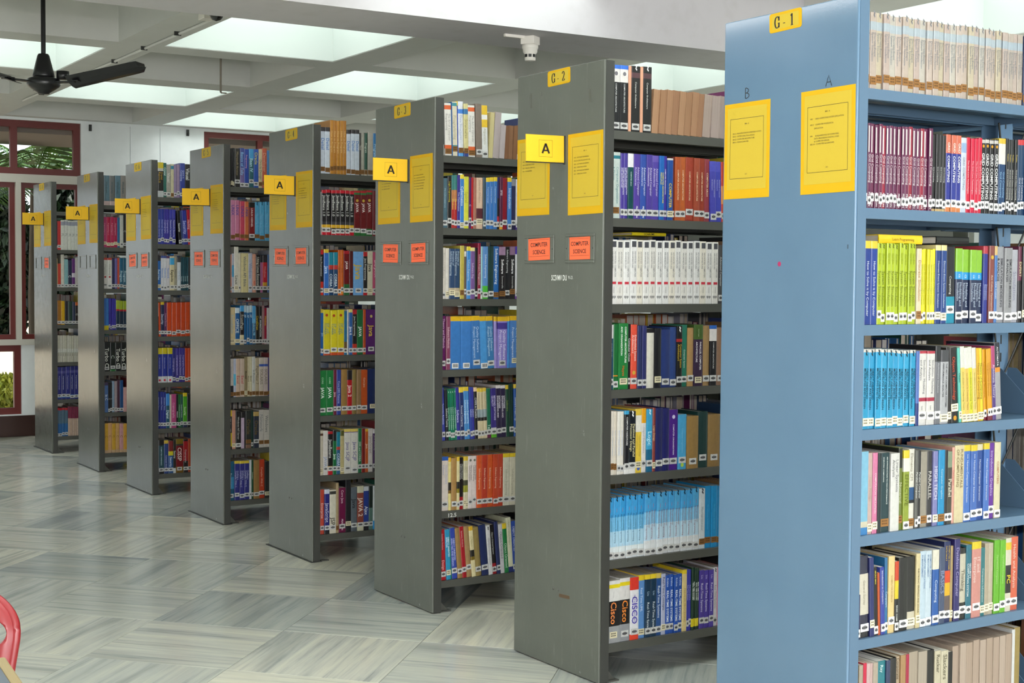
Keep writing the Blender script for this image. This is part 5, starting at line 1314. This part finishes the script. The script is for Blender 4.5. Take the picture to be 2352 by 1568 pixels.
for line in SPEC.strip().split('\n'):
    if line.startswith('R '):
        _q, a, b, dlab = line.split(); ri, si = int(a) - 1, int(b) - 1; continue
    q = (line.split('|') + [''] * 6)[:6]
    v0, v1, n_, h0, h1 = [int(x) for x in q[0].split()]; v0, v1, h0, h1 = v0 / 1e3, v1 / 1e3, h0 / 1e3, h1 / 1e3
    cols0 = cols = [rgb(c) for c in q[1].split(',')]; bands = parse_bands(q[2]); prints = parse_print(q[3])
    flags = []; lab = dlab
    for tk in (q[4] + ' ' + q[5]).split():
        if tk == '-' or (tk[0] in 'wtyc' and len(tk) > 1): lab = tk
        else: flags.append(tk)
    lean0 = sum(math.radians(float(f[1:])) for f in flags if f[0] == 'L' and len(f) > 1)
    z = (ZS1 if ri == 0 else ZS)[si]
    if ri == 0:                                     # colours were named under the flash: the nearest rack's are darkened to offset its light
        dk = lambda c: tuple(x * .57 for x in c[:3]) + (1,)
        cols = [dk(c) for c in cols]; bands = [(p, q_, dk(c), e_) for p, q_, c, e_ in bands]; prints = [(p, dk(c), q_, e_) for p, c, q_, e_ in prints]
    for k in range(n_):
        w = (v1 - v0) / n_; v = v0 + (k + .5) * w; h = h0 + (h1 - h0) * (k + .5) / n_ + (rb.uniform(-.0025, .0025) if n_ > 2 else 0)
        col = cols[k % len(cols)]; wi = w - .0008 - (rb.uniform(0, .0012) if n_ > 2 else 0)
        gap = ((ZS1 if ri == 0 else ZS)[si - 1] - z - .034) if si else .4
        h = min(h, gap); lean = lean0 + (math.radians(rb.uniform(-.25, .25)) if n_ > 3 and not lean0 else 0)
        if abs(lean) > .02: wi *= math.cos(lean) * .985
        D = min(.205, max(.15, h * rb.uniform(.72, .8))); du = rb.uniform(-.003, .004)
        lb_ = lab if lab == '-' or n_ == 1 else lab[0] + '%.3f' % (float(lab[1:]) + rb.uniform(-.026, .026))
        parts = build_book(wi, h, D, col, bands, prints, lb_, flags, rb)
        M = bookM(ri, v, z, lean, wi, US + du)
        key = (ri, si); idx = counts.get(key, 0); counts[key] = idx + 1; last[key] = max(last.get(key, 0), v + w / 2)
        P = M @ Vector((0, 0, h * .8)); dv = P - CAM; px = 1176 + FPX * dv.dot(RGT) / dv.dot(FWD)
        if ri > 1 or px > (2350 if ri == 0 else 1662):
            merge(parts, M); continue
        hard = 'h' in flags; kind_ = 'hardback' if hard else 'paperback'
        e = tag(parts[0].obj(kind_, M_cover), cat='book', group='books on the %s shelf of rack G-%d' % (ORD[si], ri + 1)); e.matrix_world = M
        ttl = next((p for p in prints if len(p[0]) > 1 and p[0] not in NOTITLE), None)
        cn = cname(cols0[k % len(cols0)]); big = next((b for b in bands if not b[3] and b[1] >= .99 and b[1] - b[0] < .4), None)
        if 'p' in flags: look = '%s book with leaves facing out' % cn
        elif ttl:
            tw = ttl[0].lower().replace('&', 'and').split()[:3]
            while tw[-1] in ('and', 'of', 'in', 'to', 'the', 'for', 'with', 'an'): tw.pop()
            look = '%s %s titled %s' % (cn, kind_, ' '.join(tw))
        elif big and cname(big[2]) != cn: look = '%s %s with %s top' % (cn, kind_, cname(big[2]))
        else: look = '%s %s' % (cn, kind_)
        e['label'] = '%s, %s from end panel, %s shelf of rack G-%d' % (look, ordinal(idx), ORD[si], ri + 1)
        parts[1].obj('leaves', M_page, e)
        if parts[2].v: parts[2].obj('lettering', M_print, e)
        if parts[3].v: parts[3].obj('call_label', M_paper, e)
# the rest of each near shelf, the far side of every rack and the next bay
PAL = [rgb(c) for c in ('2a3a72', '1f1f22', '8c2a30', 'd8d4cc', '3a78b8', '1f5a4a', 'c8b88c', '6a2a5a', 'c05a2c', 'd0b838', '5a5a60', '8a6a48', '9a9aa8', '243c5c')]
def fill(i, s_, va, vb, side, pal=None):
    z = (ZS1 if i == 0 else ZS)[s_]; v = va; gap = ((ZS1 if i == 0 else ZS)[s_ - 1] - z - .036) if s_ else .27
    while v < vb - .05:
        w = rb.choice((.012, .016, .02, .024, .03, .036)); h = min(gap + .012, rb.uniform(.225, .275)); c = rb.choice(PAL); k_ = rb.choice((1, 1, 1, 2, 3))
        if pal: c = pal[0]; k_ = 2; pal = None
        if s_ == 0: h = rb.uniform(.17, .195)
        for _k in range(k_):
            if v + w > vb: break
            D = rb.uniform(.15, .19); cv, pg = MB(), MB(); t = .0012
            cv.box(-w / 2, -w / 2 + t, 0, D, 0, h, c); cv.box(w / 2 - t - .0004, w / 2 - .0004, 0, D, 0, h, c); cv.box(-w / 2 + t, w / 2 - t, 0, t, 0, h, c)
            pg.box(-w / 2 + t, w / 2 - t, t, D - .003, .001, h - .002, rb.choice(CREAM))
            if side == 0: M = bookM(i, v + w / 2, z, 0, w)
            else: M = rackM(i) @ Matrix.Translation((RW - US, -(v + w / 2), z)) @ Matrix.Rotation(PI / 2, 4, 'Z')
            merge((cv, pg), M); v += w
        if rb.random() < .04: v += rb.uniform(.02, .06)
for i in range(8):
    for s_ in range(7):
        if i > 0 and (i, s_) in last: fill(i, s_, last[(i, s_)] + .002, .9, 0)
        if s_: fill(i, s_, .06, rb.uniform(.8, .9) if not (i == 0 and s_ > 2) else .78, 1)
        if i == 0: fill(i, s_, 1.02, 1.86, 1); fill(i, s_, 1.04, 1.5, 0, [[rgb('8a8274')], [rgb('3a4048')], [rgb('4a4c50')], [rgb('8d8474')], [rgb('16352c')], [rgb('1f2a2a')], [rgb('6a4630')]][s_])
tag(mass.obj('books', BOOKM), 'rows of books of every colour on the grey racks G-3 to G-8 and rack backs', 'books', kind='stuff')

# books laid flat on top of a row
def flat_book(i, v, s_, h, Lb, w, D, col, end, label, u, yaw=0):
    z = (ZS1 if i == 0 else ZS)[s_] + h
    parts = build_book(w, Lb, D, rgb(col), [], [end] if end else [], '-', ['h'], rb)
    M = rackM(i) @ Matrix.Translation((u, -v, z + w / 2 + .001)) @ RB @ Matrix.Rotation(yaw, 4, 'Z') @ Matrix.Translation((Lb / 2, 0, 0)) @ Matrix.Rotation(-PI / 2, 4, 'Y')
    e = tag(parts[0].obj('hardback', M_cover), label, 'book', 'books laid flat on a row'); e.matrix_world = M
    parts[1].obj('leaves', M_page, e)
    if parts[2].v: parts[2].obj('lettering', M_print, e)
flat_book(0, .27, 2, .2385, .19, .026, .15, 'e2bd1c', ('Learn Programming', rgb('6a5a1a'), .7, .2), 'yellow book lying flat over the lime green books on the third shelf of rack G-1', .07)
flat_book(0, .515, 2, .2415, .15, .024, .13, '17181a', None, 'black book lying flat beside the yellow one on the third shelf of rack G-1', .08)
flat_book(1, .27, 2, .252, .16, .012, .15, 'd8c41c', ('SCHAUMS', rgb('1c1a18'), .7, .3), 'yellow outline book lying flat on the white books, third shelf of rack G-2', .075)
q = MB(); q.add([(0, 0, 0), (.075, .004, 0), (.08, .006, .045), (.004, 0, .04)], [(0, 1, 2, 3)]); q.add([(0, .0004, 0), (.004, .0004, .04), (.08, .0064, .045), (.075, .0044, 0)], [(0, 1, 2, 3)])
o = tag(q.obj('paper_sheet', mat('white_paper', rgb('e6e6ea'), .7)), 'loose white printed sheet sticking up from the top shelf of rack G-2', 'paper'); o.matrix_world = rackM(1) @ Matrix.Translation((.07, -.185, ZS[0] + .155)) @ RB @ Matrix.Rotation(.06, 4, 'Y')

# ------------------------------------------------------------------ things that hang from the ceiling
M_black = mat('black_enamel', rgb('1b1b1c'), .3); M_plast = mat('detector_plastic', rgb('e2ddd4'), .4)
HUB = Vector((4.914, .912, 2.586))
fan = empty('ceiling_fan', Matrix.Translation(HUB), 'black three-bladed ceiling fan hanging on a long rod above the aisle', 'fan')
q = MB(); q.tube([(0, 0, .1), (0, 0, .76)], .0135, 12); q.obj('rod', M_black, fan)
q = MB(); q.lathe([(.0, .165), (.028, .165), (.034, .155), (.058, .06), (.062, .04), (.060, .03), (0, .03)], 28); q.obj('canopy', M_black, fan)
q = MB(); q.lathe([(0, .03), (.072, .028), (.092, .018), (.094, -.012), (.088, -.022), (.06, -.042), (.034, -.058), (.032, -.064), (0, -.066)], 32); q.obj('motor', M_black, fan)
q = MB(); q.lathe([(0, .066), (.036, .066), (.036, .022), (.03, .02), (0, .02)], 16); o = q.obj('capacitor_box', M_black, fan); o.location = (-.06, -.095, -.0)
a0 = math.radians(226)
for k in range(3):
    b = MB(); ns = 14; vs = []; fs = []; Lb = .64
    for s_ in range(ns + 1):
        t = s_ / ns; x = .17 + (Lb - .17) * t; wd = .062 * (1 - .12 * t); 
        if t > .9: wd *= math.sqrt(max(.05, 1 - ((t - .9) / .1) ** 2))
        for e_ in (-1, -.4, .4, 1): vs.append((x, e_ * wd, -.012 * (1 - e_ * e_) - .42 * e_ * wd + .085 * t))
    n0 = len(vs); vs += [(x, y, z - .0025) for x, y, z in vs]
    for s_ in range(ns):
        for j in range(3):
            a = s_ * 4 + j; fs.append((a, a + 1, a + 5, a + 4)); fs.append((n0 + a + 4, n0 + a + 5, n0 + a + 1, n0 + a))
        a = s_ * 4; fs.append((a, a + 4, n0 + a + 4, n0 + a)); fs.append((a + 7, a + 3, n0 + a + 3, n0 + a + 7))
    fs.append((0, n0, n0 + 1, 1)); fs.append((1, n0 + 1, n0 + 2, 2)); fs.append((2, n0 + 2, n0 + 3, 3)); a = ns * 4
    fs += [(a + j + 1, n0 + a + j + 1, n0 + a + j, a + j) for j in range(3)]
    b.add(vs, fs, smooth=False); M = Matrix.Rotation(a0 + k * 2 * PI / 3, 4, 'Z')
    o = b.obj('blade', M_black, fan); o.matrix_local = M
    c = MB(); c.box(.09, .21, -.022, .022, -.004, .004); c.box(.2, .24, -.04, .04, .0, .006); o = c.obj('blade_arm', M_black, fan); o.matrix_local = M

P = onplane(1218, 84, 2, 2.675)
det = empty('smoke_detector', Matrix.Translation(P), 'cream smoke detector on its square box under the white beam', 'smoke detector')
k_ = (P - CAM).dot(FWD) / FPX                # metres to a pixel at that distance
q = MB(); q.box(-17 * k_, 17 * k_, -17 * k_, 17 * k_, -19 * k_, 0); q.obj('mounting_box', M_plast, det, bevel=.004).rotation_euler = (0, 0, .55)
q = MB(); q.lathe([(0, -19 * k_), (18.5 * k_, -19 * k_), (18.8 * k_, -27 * k_), (17 * k_, -29 * k_), (16.5 * k_, -36 * k_), (13 * k_, -40 * k_), (12.6 * k_, -54 * k_), (11.5 * k_, -55.5 * k_), (0, -55.5 * k_)], 28); q.obj('detector_head', M_plast, det)
for k in range(8):
    a = 2 * PI * k / 8 + .2; q = MB(); q.box(-3.6 * k_, 3.6 * k_, -.002, .0006, -48 * k_, -41 * k_)
    o = q.obj('vent_slot', M_black, det); o.matrix_local = Matrix.Rotation(a - PI / 2, 4, 'Z') @ Matrix.Translation((0, 12.9 * k_, 0)) 
q = MB(); q.box(-.12, -.0, -.008, .008, -.014, 0); o = tag(q.obj('cable_conduit', M_plast), 'short white conduit running along the white beam to the smoke detector', 'conduit'); o.matrix_world = Matrix.Translation(P + Vector((0, .03, 0))) @ Matrix.Rotation(-PI / 2, 4, 'Z')

D_ = onplane(497, 13, 2, ZC); k_ = (D_ - CAM).dot(FWD) / FPX
dome = empty('dome_camera', Matrix.Translation(D_), 'small black dome camera fixed under the ceiling just behind the beam', 'camera')
q = MB(); q.lathe([(0, 0), (20 * k_, 0), (20.5 * k_, -6 * k_), (19 * k_, -13 * k_)], 26); q.obj('base', M_black, dome)
q = MB(); q.lathe([(19 * k_, -13 * k_), (17.5 * k_, -21 * k_), (14 * k_, -28 * k_), (9 * k_, -33 * k_), (0, -35.5 * k_)], 26); q.obj('dome', mat('smoked_dome', rgb('121416'), .06, coat=.6), dome)
q = MB(); q.box(-.05, .05, -.035, .035, -.05, 0); o = tag(q.obj('junction_box', M_plast, bevel=.003), 'white junction box beside the dome camera', 'box'); o.location = onplane(476, 24, 2, ZC)
cd = empty('cable_conduit', Matrix.Identity(4), 'thin conduit clipped along the ceiling rib from the dome camera', 'conduit')
q = MB(); q.tube([(4.12, .17, ZC - .012), (6.4, .185, ZC - .012), (8.55, .2, ZC - .012)], .009, 8); q.obj('pipe', M_ceil, cd)
for x in (4.7, 5.35, 6.0, 6.7, 8.0):
    q = MB(); q.box(x - .004, x + .004, .165, .205, ZC - .024, ZC); q.obj('clip', M_dark, cd)
hk = empty('hanging_hook', Matrix.Translation((6.17, -.62, 3.34)), 'rusty strap hook hanging from a ceiling recess', 'hook')
q = MB(); q.box(-.012, .012, -.003, .003, -.56, 0); q.box(-.012, .012, -.003, -.04, -.566, -.56); q.obj('strap', mat('rusty_strap', rgb('8a8074'), .7), hk)
for y, z, w_ in ((-.72, 2.86, 'beside the first red-framed window'), (-1.66, 2.87, 'beside the second red-framed window')):
    q = MB(); q.box(-.02, 0, -.012, .012, -.03, .03); q.box(-.04, -.02, -.006, .006, -.02, .0); tag(q.obj('wall_hook', M_dark), 'small dark hook high on the white wall ' + w_, 'hook').location = (XW, y, z)

# ------------------------------------------------------------------ red plastic chair and the table it stands at
M_red2 = mat('red_plastic', rgb('7c0a14'), .35, coat=.1)
bl = onplane(57, 1450, 2, .70)
vd = Vector((bl.x - CAM.x, bl.y - CAM.y, 0)).normalized(); vr = Vector((vd.y, -vd.x, 0))
ctr = bl - vr * .235; yawc = math.atan2(vr.y, vr.x)
ch = empty('plastic_chair', Matrix.Translation((ctr.x, ctr.y, 0)) @ Matrix.Rotation(yawc, 4, 'Z'), 'glossy red plastic chair with oval holes in its back, at the table', 'chair')
# back: a dished shell with rounded shoulders and two oval holes; local x right, y away from the camera
bm = bmesh.new(); nx, nz = 48, 44; grid = {}
def back_pt(s_, f):
    z = .42 + .372 * f; half = .172 + .066 * f
    if z > .655: half *= math.sqrt(max(0.0, 1 - ((z - .655) / .139) ** 2.5))
    x = half * s_; return (x, .03 + .10 * f - x * x + .018 * max(0, (abs(s_) - .86) / .14) ** 2, z)
for a in range(nx + 1):
    for b_ in range(nz + 1): grid[a, b_] = bm.verts.new(back_pt(2 * a / nx - 1, b_ / nz))
for a in range(nx):
    for b_ in range(nz): bm.faces.new([grid[a, b_], grid[a + 1, b_], grid[a + 1, b_ + 1], grid[a, b_ + 1]]).smooth = True
me = bpy.data.meshes.new('backrest'); bm.to_mesh(me); bm.free(); me.materials.append(M_red2)
shell = bpy.data.objects.new('backrest', me); COL.objects.link(shell)
sd = shell.modifiers.new('thick', 'SOLIDIFY'); sd.thickness = .011; sd.offset = 0
cut = []
for sx in (-1, 1):
    c_ = MB(); ring = [(sx * .136 + .061 * math.cos(2 * PI * k / 40), .036 * math.sin(2 * PI * k / 40) + .685) for k in range(40)]
    c_.add([(x, -.3, z) for x, z in ring] + [(x, .4, z) for x, z in ring], [tuple(range(40)), tuple(reversed(range(40, 80)))] + [(k, 40 + k, 40 + (k + 1) % 40, (k + 1) % 40) for k in range(40)])
    co = c_.obj('cutter', M_red2); cut.append(co); bo = shell.modifiers.new('hole', 'BOOLEAN'); bo.operation = 'DIFFERENCE'; bo.object = co; bo.solver = 'EXACT'
me2 = bpy.data.meshes.new_from_object(shell.evaluated_get(bpy.context.evaluated_depsgraph_get()))
shell.modifiers.clear(); shell.data = me2; shell.parent = ch
for co in cut: bpy.data.objects.remove(co)
q = MB()
rimp = [back_pt(-1, k / 60) for k in range(61)] + [back_pt(1, 1 - k / 60) for k in range(61)]
rimp = [p for k, p in enumerate(rimp) if k == 0 or (Vector(p) - Vector(rimp[k - 1])).length > .001]
q.tube(rimp, .0105, 10); q.obj('rim', M_red2, ch)
q = MB(); q.box(-.21, .21, -.42, .03, .40, .425); q.obj('seat', M_red2, ch, bevel=.01)
for sx in (-1, 1):
    for y, lean in ((.02, .06), (-.40, -.03)):
        q = MB(); q.tube([(sx * .195, y, .41), (sx * .225, y + lean, 0)], [.024, .018], 10); q.obj('leg', M_red2, ch)
A1, A2 = onplane(-8, 1512, 2, .75), onplane(28, 1566, 2, .75)
dr = (A2 - A1); dr.z = 0; dr.normalize(); nr = Vector((dr.y, -dr.x, 0))
if nr.dot(vr) > 0: nr = -nr
tbM = Matrix(((dr.x, nr.x, 0, A1.x), (dr.y, nr.y, 0, A1.y), (0, 0, 1, 0), (0, 0, 0, 1)))
tb = empty('reading_table', tbM, 'grey-topped reading table with a tan edge in the near corner', 'table')
q = MB(); q.box(0, 1.5, .004, .8, .722, .75); q.obj('tabletop', mat('grey_laminate', rgb('50565f'), .4), tb)
q = MB(); q.box(0, 1.5, -.016, .004, .718, .752); q.obj('edge_band', mat('tan_wood_edge', rgb('857350'), .45), tb, bevel=.004)
for x in (.06, 1.44):
    for y in (.06, .74):
        q = MB(); q.box(x - .02, x + .02, y - .02, y + .02, 0, .722); q.obj('leg', M_dark, tb)

# unseen lamp, inferred from and added for the glare atop the blue panel
tl = empty('glare_lamp', Matrix.Translation((1.02, 1.36, 2.62)), 'unseen long lamp hung on two rods, added for the glare on the blue rack', 'lamp')
q = MB(); q.box(-.62, .62, -.05, .05, .03, .07); q.obj('housing', M_plast, tl)
q = MB(); q.box(-.6, .6, -.045, .045, .0, .03); q.obj('diffuser', mat('lit_diffuser', (1, 1, 1, 1), .5, emit=(1, .98, .95, 1), strength=14), tl)
for x in (-.45, .45):
    q = MB(); q.tube([(x, 0, .07), (x, 0, .9)], .006, 8); q.obj('rod', M_plast, tl)
